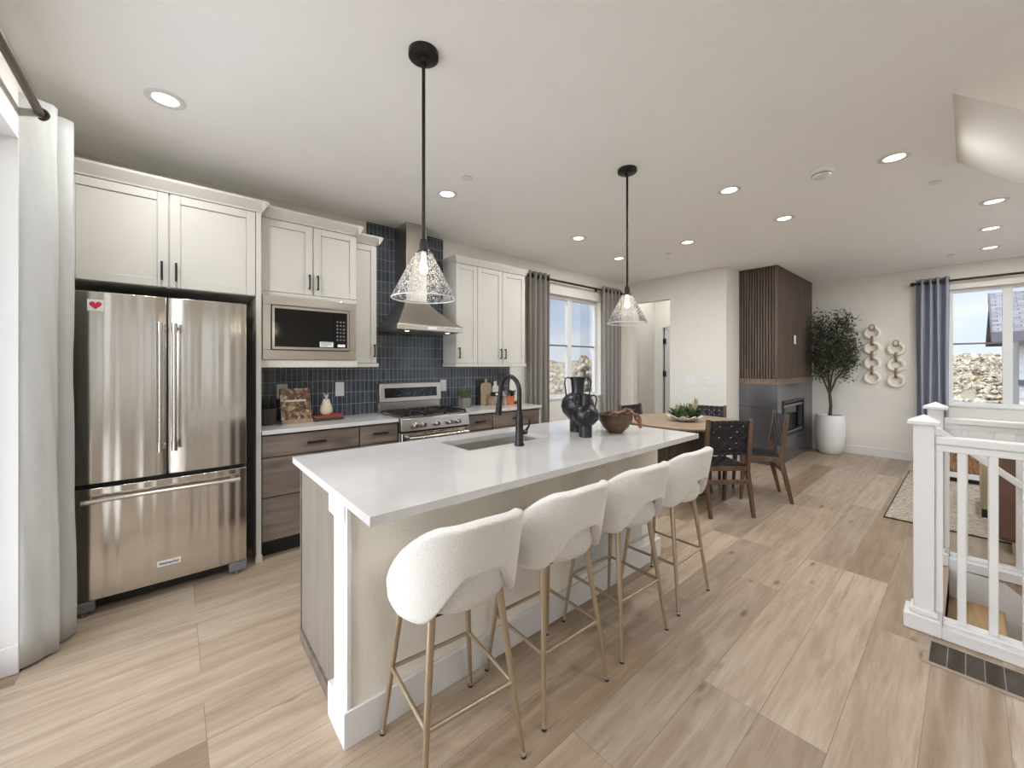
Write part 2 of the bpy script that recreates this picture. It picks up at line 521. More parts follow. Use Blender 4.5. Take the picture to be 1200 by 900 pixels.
def mk_seeded():
    k = NT('seeded_glass')
    tr = k.n('ShaderNodeBsdfTransparent')
    tr.inputs['Color'].default_value = (0.97, 0.97, 0.97, 1)
    gl = k.n('ShaderNodeBsdfGlossy')
    gl.inputs['Roughness'].default_value = 0.04
    df = k.n('ShaderNodeBsdfTranslucent')
    df.inputs['Color'].default_value = (0.95, 0.95, 0.93, 1)
    d2 = k.n('ShaderNodeBsdfDiffuse')
    d2.inputs['Color'].default_value = (0.95, 0.95, 0.93, 1)
    ad = k.n('ShaderNodeMixShader')
    ad.inputs[0].default_value = 0.5
    k.l(df.outputs[0], ad.inputs[1])
    k.l(d2.outputs[0], ad.inputs[2])
    vo = k.n('ShaderNodeTexVoronoi')
    vo.inputs['Scale'].default_value = 125
    v = k.coord()
    k.l(v, vo.inputs['Vector'])
    n2 = k.noise(v, 60, 2)
    sd = k.ramp(vo.outputs['Distance'], [(0.26, (0.85, 0.85, 0.85, 1)), (0.36, (0, 0, 0, 1))])
    gate = k.ramp(n2, [(0.40, (0.1, 0.1, 0.1, 1)), (0.55, (1, 1, 1, 1))])
    mu = k.n('ShaderNodeMath', operation='MULTIPLY')
    k.l(sd, mu.inputs[0])
    k.l(gate, mu.inputs[1])
    a2 = k.n('ShaderNodeMath', operation='ADD')
    k.l(mu.outputs[0], a2.inputs[0])
    a2.inputs[1].default_value = 0.02
    lw = k.n('ShaderNodeLayerWeight')
    lw.inputs['Blend'].default_value = 0.12
    m1 = k.n('ShaderNodeMixShader')
    k.l(lw.outputs['Fresnel'], m1.inputs[0])
    k.l(tr.outputs[0], m1.inputs[1])
    k.l(gl.outputs[0], m1.inputs[2])
    m2 = k.n('ShaderNodeMixShader')
    k.l(a2.outputs[0], m2.inputs[0])
    k.l(m1.outputs[0], m2.inputs[1])
    k.l(ad.outputs[0], m2.inputs[2])
    k.l(m2.outputs[0], k.out.inputs['Surface'])
    return k.m
M['seeded'] = mk_seeded()

def emit(name, c, st):
    k = NT(name)
    k.b.inputs['Base Color'].default_value = c
    k.b.inputs['Emission Color'].default_value = c
    k.b.inputs['Emission Strength'].default_value = st
    return k.m
M['lens'] = emit('lit_lens', (1.0, 0.95, 0.86, 1), 2.2)
M['bulb'] = emit('lit_bulb', (1.0, 0.86, 0.66, 1), 5.0)
M['display_glyph'] = emit('display_glyph', (0.16, 0.18, 0.2, 1), 0.25)

# ------------------------------------------------------------------ mesh helpers
class MB:
    def __init__(self):
        self.b = bmesh.new()
    def box(self, x0, x1, y0, y1, z0, z1):
        b = self.b
        v = [b.verts.new(p) for p in ((x0, y0, z0), (x1, y0, z0), (x1, y1, z0), (x0, y1, z0),
                                      (x0, y0, z1), (x1, y0, z1), (x1, y1, z1), (x0, y1, z1))]
        for f in ((3, 2, 1, 0), (4, 5, 6, 7), (0, 1, 5, 4), (1, 2, 6, 5), (2, 3, 7, 6), (3, 0, 4, 7)):
            b.faces.new([v[i] for i in f])
        return self
    def face(self, pts):
        self.b.faces.new([self.b.verts.new(p) for p in pts])
        return self
    def tube(self, pts, r, seg=12, caps=True, closed=False, flat=1.0):
        pts = [Vector(p) for p in pts]
        n = len(pts)
        rr = r if isinstance(r, (list, tuple)) else [r] * n
        rings = []
        up = None
        for i, p in enumerate(pts):
            if closed:
                t = (pts[(i + 1) % n] - pts[i - 1]).normalized()
            else:
                t = (pts[min(i + 1, n - 1)] - pts[max(i - 1, 0)]).normalized()
            if up is None:
                up = Vector((0, 0, 1)) if abs(t.z) < 0.9 else Vector((1, 0, 0))
            a = t.cross(up).normalized()
            c = a.cross(t).normalized()
            up = c
            rings.append([self.b.verts.new(p + a * math.cos(2 * math.pi * k / seg) * rr[i] + c * math.sin(2 * math.pi * k / seg) * rr[i] * flat) for k in range(seg)])
        m = n if closed else n - 1
        for i in range(m):
            A, B = rings[i], rings[(i + 1) % n]
            for k in range(seg):
                self.b.faces.new((A[k], A[(k + 1) % seg], B[(k + 1) % seg], B[k]))
        if caps and not closed:
            self.b.faces.new(list(reversed(rings[0])))
            self.b.faces.new(rings[-1])
        return self
    def cyl(self, c, r, z0, z1, seg=32):
        return self.tube([(c[0], c[1], z0), (c[0], c[1], z1)], r, seg)
    def lathe(self, prof, c=(0, 0, 0), seg=40, axis='Z', cap=True):
        rings = []
        for r, z in prof:
            ring = []
            for k in range(seg):
                a = 2 * math.pi * k / seg
                x, y = r * math.cos(a), r * math.sin(a)
                p = {'Z': (x, y, z), 'X': (z, x, y), 'Y': (y, z, x)}[axis]
                ring.append(self.b.verts.new((p[0] + c[0], p[1] + c[1], p[2] + c[2])))
            rings.append(ring)
        for i in range(len(rings) - 1):
            A, B = rings[i], rings[i + 1]
            for k in range(seg):
                self.b.faces.new((A[k], A[(k + 1) % seg], B[(k + 1) % seg], B[k]))
        if cap:
            if prof[0][0] > 1e-4:
                self.b.faces.new(list(reversed(rings[0])))
            if prof[-1][0] > 1e-4:
                self.b.faces.new(rings[-1])
        bmesh.ops.remove_doubles(self.b, verts=[v for q in rings for v in q], dist=1e-5)
        return self
    def prism(self, poly, axis, a0, a1):
        def P(p, a):
            return {'Z': (p[0], p[1], a), 'Y': (p[0], a, p[1]), 'X': (a, p[0], p[1])}[axis]
        A = [self.b.verts.new(P(p, a0)) for p in poly]
        B = [self.b.verts.new(P(p, a1)) for p in poly]
        self.b.faces.new(list(reversed(A)))
        self.b.faces.new(B)
        n = len(poly)
        for i in range(n):
            self.b.faces.new((A[i], A[(i + 1) % n], B[(i + 1) % n], B[i]))
        return self
    def ball(self, c, r, sx=1, sy=1, sz=1, sub=2):
        m = Matrix.Translation(c) @ Matrix.Diagonal((r * sx, r * sy, r * sz, 1))
        bmesh.ops.create_icosphere(self.b, subdivisions=sub, radius=1.0, matrix=m)
        return self
    def torus(self, c, R_, r, axis='Z', seg=28, ms=10, flat=1.0):
        pts = []
        for k in range(seg):
            a = 2 * math.pi * k / seg
            x, y = R_ * math.cos(a), R_ * math.sin(a)
            p = {'Z': (x, y, 0), 'X': (0, x, y), 'Y': (x, 0, y)}[axis]
            pts.append((p[0] + c[0], p[1] + c[1], p[2] + c[2]))
        rings = []
        ax = {'Z': Vector((0, 0, 1)), 'X': Vector((1, 0, 0)), 'Y': Vector((0, 1, 0))}[axis]
        C = Vector(c)
        for p in pts:
            p = Vector(p)
            d = (p - C).normalized()
            rings.append([self.b.verts.new(p + d * r * math.cos(2 * math.pi * j / ms) + ax * r * flat * math.sin(2 * math.pi * j / ms)) for j in range(ms)])
        for i in range(seg):
            A, B = rings[i], rings[(i + 1) % seg]
            for j in range(ms):
                self.b.faces.new((A[j], A[(j + 1) % ms], B[(j + 1) % ms], B[j]))
        return self
    def leaf(self, p, d, up, L, W):
        p, d, up = Vector(p), Vector(d).normalized(), Vector(up)
        s = d.cross(up)
        if s.length < 1e-3:
            s = d.cross(Vector((1, 0, 0)))
        s.normalize()
        n = s.cross(d).normalized()
        q = [p, p + d * L * 0.45 + s * W / 2 + n * W * 0.12, p + d * L, p + d * L * 0.45 - s * W / 2 + n * W * 0.12]
        v = [self.b.verts.new(x) for x in q]
        self.b.faces.new((v[0], v[1], v[2]))
        self.b.faces.new((v[0], v[2], v[3]))
        return self

ORIG = {}
def part(name, mb, mat, parent=None, bevel=0.0, seg=2, local=False, smooth=True, ang=40, sub=0, solid=0.0, label=None):
    me = bpy.data.meshes.new(name)
    bmesh.ops.recalc_face_normals(mb.b, faces=mb.b.faces[:])
    mb.b.to_mesh(me)
    mb.b.free()
    o = bpy.data.objects.new(name, me)
    COL.objects.link(o)
    me.materials.append(M[mat] if isinstance(mat, str) else mat)
    if smooth:
        for p in me.polygons:
            p.use_smooth = True
        me.set_sharp_from_angle(angle=R(ang))
    if parent is not None:
        o.parent = parent
        off = ORIG[parent.name]
        ORIG[o.name] = off
        if not local:
            me.transform(Matrix.Translation(-off))
    else:
        xs = [v.co for v in me.vertices]
        lo = Vector((min(v.x for v in xs), min(v.y for v in xs), min(v.z for v in xs)))
        hi = Vector((max(v.x for v in xs), max(v.y for v in xs), max(v.z for v in xs)))
        off = Vector(((lo.x + hi.x) / 2, (lo.y + hi.y) / 2, lo.z))
        me.transform(Matrix.Translation(-off))
        o.location = off
        ORIG[o.name] = off
    if solid:
        md = o.modifiers.new('thickness', 'SOLIDIFY')
        md.thickness = solid
        md.offset = 0
    if bevel:
        md = o.modifiers.new('bevel', 'BEVEL')
        md.width = bevel
        md.segments = seg
        md.limit_method = 'ANGLE'
        md.angle_limit = R(35)
    if sub:
        md = o.modifiers.new('smooth', 'SUBSURF')
        md.levels = sub
        md.render_levels = sub
    if label:
        o['label'] = label
    return o

def tag(o, label, cat, group=None, kind=None):
    o['label'] = label
    o['category'] = cat
    if group:
        o['group'] = group
    if kind:
        o['kind'] = kind
    return o

def root(name, loc, label, cat, rz=0.0, group=None):
    o = bpy.data.objects.new(name, None)
    COL.objects.link(o)
    o.empty_display_size = 0.1
    o.location = loc
    o.rotation_euler = (0, 0, rz)
    ORIG[o.name] = Vector(loc)
    return tag(o, label, cat, group)

def struct(name, mb, mat, **kw):
    o = part(name, mb, mat, **kw)
    o['kind'] = 'structure'
    return o

def sroot(name, loc):
    o = bpy.data.objects.new(name, None)
    COL.objects.link(o)
    o.location = loc
    ORIG[o.name] = Vector(loc)
    o['kind'] = 'structure'
    return o

def copy_tree(src, loc, rz, label, group=None, gen=0):
    c = src.copy()
    COL.objects.link(c)
    c.location = loc
    c.rotation_euler = (0, 0, rz)
    c['label'] = label
    if group:
        c['group'] = group
    for ch in list(src.children):
        d = ch.copy()
        COL.objects.link(d)
        d.parent = c
        for g in list(ch.children):
            h = g.copy()
            COL.objects.link(h)
            h.parent = d
    return c

def wallgrid(axis, a0, a1, u0, u1, z0, z1, holes):
    """a wall slab with rectangular openings, as one mesh"""
    us = sorted({u0, u1} | {h[0] for h in holes} | {h[1] for h in holes})
    zs = sorted({z0, z1} | {h[2] for h in holes} | {h[3] for h in holes})
    m = MB()
    for i in range(len(us) - 1):
        for j in range(len(zs) - 1):
            cu, cz = (us[i] + us[i + 1]) / 2, (zs[j] + zs[j + 1]) / 2
            if any(h[0] < cu < h[1] and h[2] < cz < h[3] for h in holes):
                continue
            if axis == 'X':
                m.box(a0, a1, us[i], us[i + 1], zs[j], zs[j + 1])
            else:
                m.box(us[i], us[i + 1], a0, a1, zs[j], zs[j + 1])
    return m

def text_mesh(txt, size, mat, name, parent, loc, facing='+X', extrude=0.0006, bold=False):
    cu = bpy.data.curves.new(name, 'FONT')
    cu.body = txt
    cu.size = size
    cu.extrude = extrude
    cu.align_x = 'CENTER'
    cu.align_y = 'CENTER'
    if bold:
        cu.offset = size * 0.02
    tmp = bpy.data.objects.new(name, cu)
    COL.objects.link(tmp)
    bpy.context.view_layer.update()
    me = bpy.data.meshes.new_from_object(tmp.evaluated_get(bpy.context.evaluated_depsgraph_get()))
    bpy.data.objects.remove(tmp)
    bpy.data.curves.remove(cu)
    rot = Matrix.Rotation(R(90), 4, 'Z') @ Matrix.Rotation(R(90), 4, 'X')
    me.transform(Matrix.Translation(loc) @ rot)
    me.materials.clear()
    me.materials.append(M[mat])
    o = bpy.data.objects.new(name, me)
    COL.objects.link(o)
    o.parent = parent
    off = ORIG[parent.name]
    me.transform(Matrix.Translation(-off))
    ORIG[o.name] = off
    return o

# ------------------------------------------------------------------ dimensions of the room
XK, YF, YS, YB, XR, ZC = -3.93, -0.56, 6.05, 8.45, 3.3, 2.886
SX0, SX1, SY0, SY1 = -0.09, 2.7, 3.20, 4.24        # stairwell opening in the floor

# ------------------------------------------------------------------ structure: shell
m = MB()
for x0, x1, y0, y1 in ((XK - .2, XR + .2, YF - .2, SY0), (XK - .2, SX0, SY0, SY1), (SX1, XR + .2, SY0, SY1), (XK - .2, XR + .2, SY1, YB + .2)):
    m.box(x0, x1, y0, y1, -0.25, 0)
struct('floor', m, 'floor', smooth=False)
struct('ceiling', MB().box(XK - .2, XR + .2, YF - .25, YB + .2, ZC, ZC + .2), 'ceiling', smooth=False)
WK = (3.96, 5.30, 0.965, 2.49)
struct('wall_left', wallgrid('X', XK - .16, XK, YF - .2, YS + 1.1, 0, ZC, [WK]), 'wall', smooth=False)
DX = (-2.93, -0.85, 0.0, 2.53)
DX2 = (1.3, 2.6, 0.0, 2.2)
struct('wall_front', wallgrid('Y', YF - .2, YF, XK - .16, XR + .16, 0, ZC, [DX, DX2]), 'wall', smooth=False)
WR = (-0.19, 0.87, 0.88, 2.535)
WR2 = (1.45, 2.75, 0.88, 2.535)
struct('wall_back', wallgrid('Y', YB, YB + .16, -2.5, XR + .16, 0, ZC, [WR, WR2]), 'wall', smooth=False)
W3 = (0.0, 1.0, 0.5, 2.4)
W4 = (4.6, 7.9, 0.05, 2.6)
struct('wall_right', wallgrid('X', XR, XR + .16, YF - .2, YB + .16, -2.7, ZC, [W3, W4]), 'wall', smooth=False)
OP = (-3.80, -3.136, 0.0, 2.52)
struct('wall_dining', wallgrid('Y', YS, YS + .12, XK, -2.283, 0, ZC, [OP]), 'wall', smooth=False)
struct('wall_return', MB().box(-2.403, -2.283, YS + .12, YB + .1, 0, ZC), 'wall', smooth=False)
# hall behind the opening
DH = (-3.76, -3.0, 0.0, 2.16)
struct('wall_hall', wallgrid('Y', 7.0, 7.12, -4.2, -2.403, 0, ZC, [DH]), 'wall', smooth=False)
struct('wall_hall_side', MB().box(-4.12, -3.99, YS + .12, 7.0, 0, ZC), 'wall', smooth=False)

# baseboards
bb = 0.135
def baseboard(name, x0, x1, y0, y1):
    struct(name, MB().box(x0, x1, y0, y1, 0, bb), 'trim', bevel=0.004)
baseboard('baseboard_back', -1.78, XR, YB - .016, YB)
baseboard('baseboard_right', XR - .016, XR, YF, SY0)
baseboard('baseboard_front', -0.85, 1.3, YF, YF + .016)
baseboard('baseboard_dining', -3.136, -2.283, YS - .016, YS)
baseboard('baseboard_return', -2.283, -2.268, YS, 6.52)
baseboard('baseboard_left', XK, XK + .016, 3.42, YS)
baseboard('baseboard_jamb', DX[0], DX[0] + .016, YF - .2, YF + .004)

# sloping underside of the flight above (meets the ceiling)
m = MB()
m.prism([(-0.055, ZC), (2.2, ZC), (2.2, ZC - 2.0)], 'Y', 3.117, 4.2)
struct('ceiling_stair_soffit', m, 'wall', smooth=False)

# stairs going down
def stairs():
    rt = sroot('stair_flight', (SX0, (SY0 + SY1) / 2, -2.6))
    rise, run = 0.2, 0.235
    for i in range(11):
        x = SX0 + i * run
        z = -rise * (i + 1)
        part('tread', MB().box(x - .02, x + run + .012, SY0 + .03, SY1 - .03, z - .035, z), 'stair_wood', rt, bevel=0.008)
        part('riser', MB().box(x - .012, x, SY0 + .03, SY1 - .03, z, z + rise - .035), 'trim', rt)
    for y in (SY0, SY1 - .03):
        part('stringer', MB().prism([(SX0, 0.0), (SX0, -.5), (SX1, -2.9), (SX1, -2.2), (SX0 + .25, -.02)], 'Y', y, y + .03), 'trim', rt)
stairs()
struct('wall_stair', MB().box(SX0 - .1, SX1, SY1 - .001, SY1 + .12, -2.7, -.25).box(SX0 - .1, SX1, SY0 - .12, SY0 + .001, -2.7, -.25).box(SX0 - .15, SX0 - .02, SY0, SY1, -2.7, -.25), 'wall', smooth=False)
struct('floor_lower', MB().box(SX0 - .2, XR, SY0 - .2, SY1 + .2, -2.8, -2.6), 'floor', smooth=False)

# ------------------------------------------------------------------ windows and the glazed door
def window(name, axis, a_in, a_out, u0, u1, z0, z1, mull=None, bars=(), fr=0.045):
    """frame at the outer side of the reveal; axis is the wall's normal"""
    mid = a_in + (a_out - a_in) * 0.72
    lo, hi = min(mid - .03, mid + .03), max(mid - .03, mid + .03)
    def bx(m, p0, p1, q0, q1, t=1.0):
        c, h = (lo + hi) / 2, (hi - lo) / 2 * t
        return m.box(c - h, c + h, p0, p1, q0, q1) if axis == 'X' else m.box(p0, p1, c - h, c + h, q0, q1)
    cc = (u0 + u1) / 2
    rt = sroot(name, (mid, cc, z0) if axis == 'X' else (cc, mid, z0))
    f = MB()
    bx(f, u0, u1, z0, z0 + fr)
    bx(f, u0, u1, z1 - fr, z1)
    bx(f, u0, u0 + fr, z0 + fr, z1 - fr)
    bx(f, u1 - fr, u1, z0 + fr, z1 - fr)
    part('window_frame', f, 'trim', rt, bevel=0.004)
    cells = [(u0 + fr, u1 - fr)]
    if mull is not None:
        mw = 0.045
        part('mullion', bx(MB(), mull - mw, mull + mw, z0 + fr, z1 - fr, 0.9), 'trim', rt, bevel=0.004)
        cells = [(u0 + fr, mull - mw), (mull + mw, u1 - fr)]
    for i, (c0, c1) in enumerate(cells):
        part('pane', bx(MB(), c0, c1, z0 + fr, z1 - fr, 0.08), 'window_glass', rt)
    for i, zb in bars:
        part('glazing_bar', bx(MB(), cells[i][0], cells[i][1], zb - .011, zb + .011, 0.5), 'grey_plastic', rt)
    # sill
    s = MB()
    if axis == 'X':
        s.box(min(a_in, a_out), max(a_in, a_out) + (.012 if a_out < a_in else 0), u0, u1, z0 - .02, z0 + .004)
    else:
        s.box(u0, u1, min(a_in, a_out) - (.012 if a_out > a_in else 0), max(a_in, a_out), z0 - .02, z0 + .004)
    part('sill', s, 'trim', rt, bevel=0.003)
    return rt
window('window_1', 'X', XK, XK - .16, *WK, mull=4.63, bars=((0, 1.748), (1, 1.748)))
window('window_2', 'Y', YB, YB + .16, *WR, mull=0.345, bars=((0, 1.756),))
window('window_3', 'Y', YB, YB + .16, *WR2, mull=2.1)
window('window_4', 'X', XR, XR + .16, *W3, mull=0.5)
window('window_enlarged', 'X', XR, XR + .16, *W4, mull=6.25)  # unseen window, enlarged to brighten the far ceiling
# glazed sliding door in the front wall
def slider(name, DX):
    rt = sroot(name, (sum(DX[:2]) / 2, YF - .16, 0))
    mc = (DX[0] + DX[1]) / 2
    f = MB()
    f.box(DX[0], DX[1], YF - .2, YF - .12, DX[3] - .06, DX[3])
    f.box(DX[0], DX[0] + .06, YF - .2, YF - .12, 0, DX[3] - .06)
    f.box(DX[1] - .06, DX[1], YF - .2, YF - .12, 0, DX[3] - .06)
    f.box(mc - .04, mc + .04, YF - .2, YF - .12, 0, DX[3] - .06)
    f.box(DX[0] + .06, mc - .04, YF - .19, YF - .13, 0.0, 0.1)
    f.box(mc + .04, DX[1] - .06, YF - .19, YF - .13, 0.0, 0.1)
    part('door_frame', f, 'trim', rt, bevel=0.004)
    for a, b_ in ((DX[0] + .06, mc - .04), (mc + .04, DX[1] - .06)):
        part('pane', MB().box(a, b_, YF - .163, YF - .157, 0.1, DX[3] - .06), 'window_glass', rt)
slider('door_1', DX)
slider('door_added', DX2)  # unseen second door, added to let in daylight behind the camera
# hall door with casing
rt = sroot('door_2', (-3.4, 7.0, 0))
d = MB().box(DH[0] + .02, DH[1] - .02, 7.02, 7.06, 0.01, DH[3] - .02)
dl = part('door_leaf', d, 'trim', rt, bevel=0.003)
pm = MB()
for z0, z1 in ((0.2, 0.95), (1.1, 2.0)):
    pm.box(DH[0] + .14, DH[1] - .14, 7.012, 7.021, z0, z1)
part('door_panel', pm, 'trim', rt, bevel=0.006)
for z in (0.3, 1.29, 1.9):
    part('hinge', MB().box(DH[0] + .002, DH[0] + .05, 6.985, 7.02, z - .05, z + .05), 'black', rt)
part('door_gap', MB().box(DH[0] + .001, DH[0] + .019, 7.03, 7.05, 0.01, DH[3] - .02), 'bronze', rt)
cs = MB()
cs.box(DH[0] - .09, DH[0], 6.98, 7.0, 0, DH[3] + .07)
cs.box(DH[1], DH[1] + .09, 6.98, 7.0, 0, DH[3] + .07)
cs.box(DH[0], DH[1], 6.98, 7.0, DH[3], DH[3] + .07)
struct('trim_1', cs, 'trim', bevel=0.003)

# wall tile
t = MB()
t.box(XK, XK + .008, 0.487, 3.33, 0.9645, 1.52)
t.box(XK, XK + .008, 1.457, 2.331, 1.52, ZC - .001)
struct('wall_tile', t, 'tile', smooth=False)

# ------------------------------------------------------------------ outside
struct('ground_outside', MB().box(-90, 60, -60, YF - .2, -3.2, -3.0).box(-90, XK - 1.2, YF - .2, 70, -3.2, -3.0).box(XR + 1.2, 60, YF - .2, 70, -3.2, -3.0).box(XK - 1.2, XR + 1.2, YB + .6, 70, -3.2, -3.0), 'outdoor_grass', smooth=False)
struct('floor_bounce_deck', MB().box(-6.5, 4.5, -5.6, YF - .2, -.2, -.03).box(XR + .16, XR + 3.6, YF - .2, 8.6, -.2, -.03), 'bounce_deck', smooth=False)  # unseen pale slabs, added to bounce sunlight up to the ceiling
struct('roof_sun_block', MB().box(-6.0, 4.6, -1.95, YF - .2, ZC + .12, ZC + .3), 'trim', smooth=False)  # unseen overhang, added to keep direct sun off the room floor

def hills():
    m = MB()
    n1, n2 = 40, 14
    def ridge(cx_fn, n_u, n_v):
        g = [[m.b.verts.new(cx_fn(i / n_u, j / n_v)) for j in range(n_v + 1)] for i in range(n_u + 1)]
        for i in range(n_u):
            for j in range(n_v):
                m.b.faces.new((g[i][j], g[i + 1][j], g[i + 1][j + 1], g[i][j + 1]))
    def west(u, v):
        y = -40 + 160 * u
        x = -22 - 60 * v
        return (x, y, -3.0 + 3.3 * v ** 0.8 + 0.25 * math.sin(y * .3 + v * 9))
    def north(u, v):
        x = -60 + 120 * u
        y = 26 + 60 * v
        return (x, y, -3.0 + 5.2 * v ** 0.7 + 0.3 * math.sin(x * .23 + v * 7))
    ridge(west, 40, 14)
    ridge(north, 40, 14)
    return m
struct('ground_hillside', hills(), 'outdoor_grass')

def mountains():
    m = MB()
    for base, amp, dist in ((6, 13, 520), (3, 9, 430)):
        prev = None
        for i in range(121):
            a = R(95 + 110 * i / 120)
            h = base + amp * (0.5 + 0.5 * math.sin(i * .21 + dist)) * (0.55 + 0.45 * math.sin(i * .073 + 1.3)) + 2.2 * math.sin(i * .9) + 1.0 * math.sin(i * 2.3)
            h = max(h, 1.5)
            cur = [m.b.verts.new((dist * k * math.cos(a), dist * k * math.sin(a), z)) for k, z in ((0.9, -14), (0.96, h * .4), (1.0, h), (1.05, -14))]
            if prev:
                for q in range(3):
                    m.b.faces.new((prev[q], cur[q], cur[q + 1], prev[q + 1]))
            prev = cur
    return m
struct('ground_mountains', mountains(), 'mountain')

def scrub():
    m = MB()
    r = random.Random(3)
    t = bmesh.new()
    bmesh.ops.create_icosphere(t, subdivisions=2, radius=1.0)
    tv = [v.co.copy() for v in t.verts]
    tf = [[v.index for v in f.verts] for f in t.faces]
    t.free()
    def blob(x, y, z, s):
        for q in range(3):
            c = Vector((x + r.uniform(-.5, .5) * s, y + r.uniform(-.5, .5) * s, z + r.uniform(0.1, .6) * s))
            k, h = s * r.uniform(.35, .6), r.uniform(.7, 1.1)
            vs = [m.b.verts.new(c + Vector((v.x * k, v.y * k, v.z * k * h)) + Vector((r.uniform(-1, 1), r.uniform(-1, 1), r.uniform(-1, 1))) * k * .42) for v in tv]
            for f in tf:
                m.b.faces.new([vs[a] for a in f])
    for i in range(420):
        v = r.random()
        x = -22 - 60 * v
        y = -x * r.uniform(0.9, 1.4)
        if min(math.hypot(x + 17.8, y - 22.0), math.hypot(x + 22.5, y - 21.5)) < 5:
            continue
        blob(x, y, -3.0 + 3.3 * v ** 0.8, r.uniform(1.0, 2.0) * (0.7 + .6 * v))
    for i in range(750):
        v = r.random()
        y = 26 + 60 * v
        x = y * r.uniform(-0.06, 0.10)
        blob(x, y, -3.0 + 5.2 * v ** 0.7, r.uniform(.35, .75) * (0.7 + .7 * v))
    return m
sc = part('scrub_bushes', scrub(), 'scrub', ang=180)
tag(sc, 'pale dry bushes and small trees covering the hillsides outside the windows', 'bushes', kind='stuff')

def tree_out(x, y, z, h, label):
    rt = root('autumn_tree', (x, y, z), label, 'tree', group='small trees beyond the kitchen window')
    part('trunk', MB().tube([(x, y, z), (x + .1, y, z + h * .5)], [h * .03, h * .015], 7), 'olive_bark', rt)
    m = MB()
    r = random.Random(int(h * 100))
    for k in range(34):
        st = len(m.b.verts)
        a, rr, zz = r.uniform(0, 6.28), r.uniform(0, .26), r.uniform(.32, .98)
        rr *= 1.25 - zz * .75
        m.ball((x + rr * h * math.cos(a), y + rr * h * math.sin(a), z + h * zz), h * r.uniform(.05, .09), 1, 1, 1.1, 2)
        m.b.verts.ensure_lookup_table()
        for v in m.b.verts[st:]:
            v.co += Vector((r.uniform(-1, 1), r.uniform(-1, 1), r.uniform(-1, 1))) * h * .03
    part('crown', m, 'scrub', rt, ang=180)
tree_out(-17.8, 22.0, -3.0, 5.0, 'ochre tree with the highest crown in the right pane of the kitchen window')
tree_out(-22.5, 21.5, -3.0, 4.2, 'pale tree rising at the left pane of the kitchen window')

# house next door
def house():
    rt = root('neighbour_house', (4.4, 15.5, -3.0), 'white house with grey shingle roof beyond the right window', 'house')
    part('house_wall', MB().box(0.75, 9.0, 14.5, 19, -3.0, 2.25), 'siding', rt)
    lap = MB()
    for k in range(26):
        z = -2.9 + k * .2
        lap.box(0.74, 9.0, 14.478, 14.5, z, z + .02)
    part('siding_laps', lap, 'siding', rt)
    m = MB()
    m.prism([(14.0, 2.2), (16.2, 3.33), (20, 2.2), (20, 2.05), (16.2, 3.18), (14.0, 2.05)], 'X', 0.36, 9.4)
    part('roof', m, 'shingle', rt)
    part('fascia', MB().box(0.34, 9.4, 13.96, 14.0, 1.98, 2.2).prism([(13.98, 2.2), (16.2, 3.34), (16.2, 3.14), (13.98, 1.95)], 'X', 0.33, 0.36), 'roof_fascia', rt)
    part('soffit_board', MB().box(0.36, 9.4, 14.0, 14.5, 1.98, 2.04), 'siding', rt)
    m = MB()
    m.prism([(1.1, 2.9), (2.6, 3.75), (4.1, 2.9)], 'Y', 14.6, 17.5)
    part('roof_dormer', m, 'shingle', rt)
    part('belt_trim', MB().box(0.73, 9.0, 14.44, 14.48, 1.0, 1.12), 'roof_fascia', rt)
house()

# ------------------------------------------------------------------ kitchen cabinets (all face +X)
def shaker(name, y0, y1, z0, z1, xf, parent, mat='cabinet_white', rail=0.055, handle=None, hmat='black', slab=False, bev=0.003):
    m = MB()
    t = 0.02
    if slab:
        m.box(xf - t, xf, y0, y1, z0, z1)
    else:
        m.box(xf - t, xf, y0, y0 + rail, z0, z1)
        m.box(xf - t, xf, y1 - rail, y1, z0, z1)
        m.box(xf - t, xf, y0 + rail, y1 - rail, z0, z0 + rail)
        m.box(xf - t, xf, y0 + rail, y1 - rail, z1 - rail, z1)
        m.box(xf - t, xf - .009, y0 + rail, y1 - rail, z0 + rail, z1 - rail)
    d = part(name, m, mat, parent, bevel=bev)
    if handle:
        kind, hy, hz, L = handle
        h = MB()
        if kind == 'v':
            h.box(xf + .022, xf + .032, hy - .006, hy + .006, hz - L / 2, hz + L / 2)
            for q in (hz - L / 2 + .008, hz + L / 2 - .008):
                h.box(xf, xf + .024, hy - .005, hy + .005, q - .006, q + .006)
        else:
            h.box(xf + .022, xf + .034, hy - L / 2, hy + L / 2, hz - .010, hz + .010)
            for q in (hy - L / 2 + .01, hy + L / 2 - .01):
                h.box(xf, xf + .024, q - .006, q + .006, hz - .005, hz + .005)
        part('handle', h, hmat, d, bevel=0.002, label='black bar handle')
    return d

def crown(parent, y0, y1, xf, z0=2.575, z1=2.655, over=0.045, left=True, right=True, back=None):
    m = MB()
    back = back or XK + .009
    prof = [(XK + .009, z0), (xf + .004, z0), (xf + .008, z0 + .012), (xf + over, z1 - .016), (xf + over, z1), (XK + .009, z1)]
    m.prism([(p[0], p[1]) for p in prof], 'Y', y0 - (0 if not left else .0), y1)
    if right:
        m.prism([(y1, z0), (y1 + .004, z0), (y1 + over, z1 - .016), (y1 + over, z1), (y1, z1)], 'X', back, xf + over)
    if left:
        m.prism([(y0, z0), (y0, z1), (y0 - over, z1), (y0 - over, z1 - .016), (y0 - .004, z0)], 'X', XK + .009, xf + over)
    return part('crown_moulding', m, 'cabinet_white', parent, smooth=False)

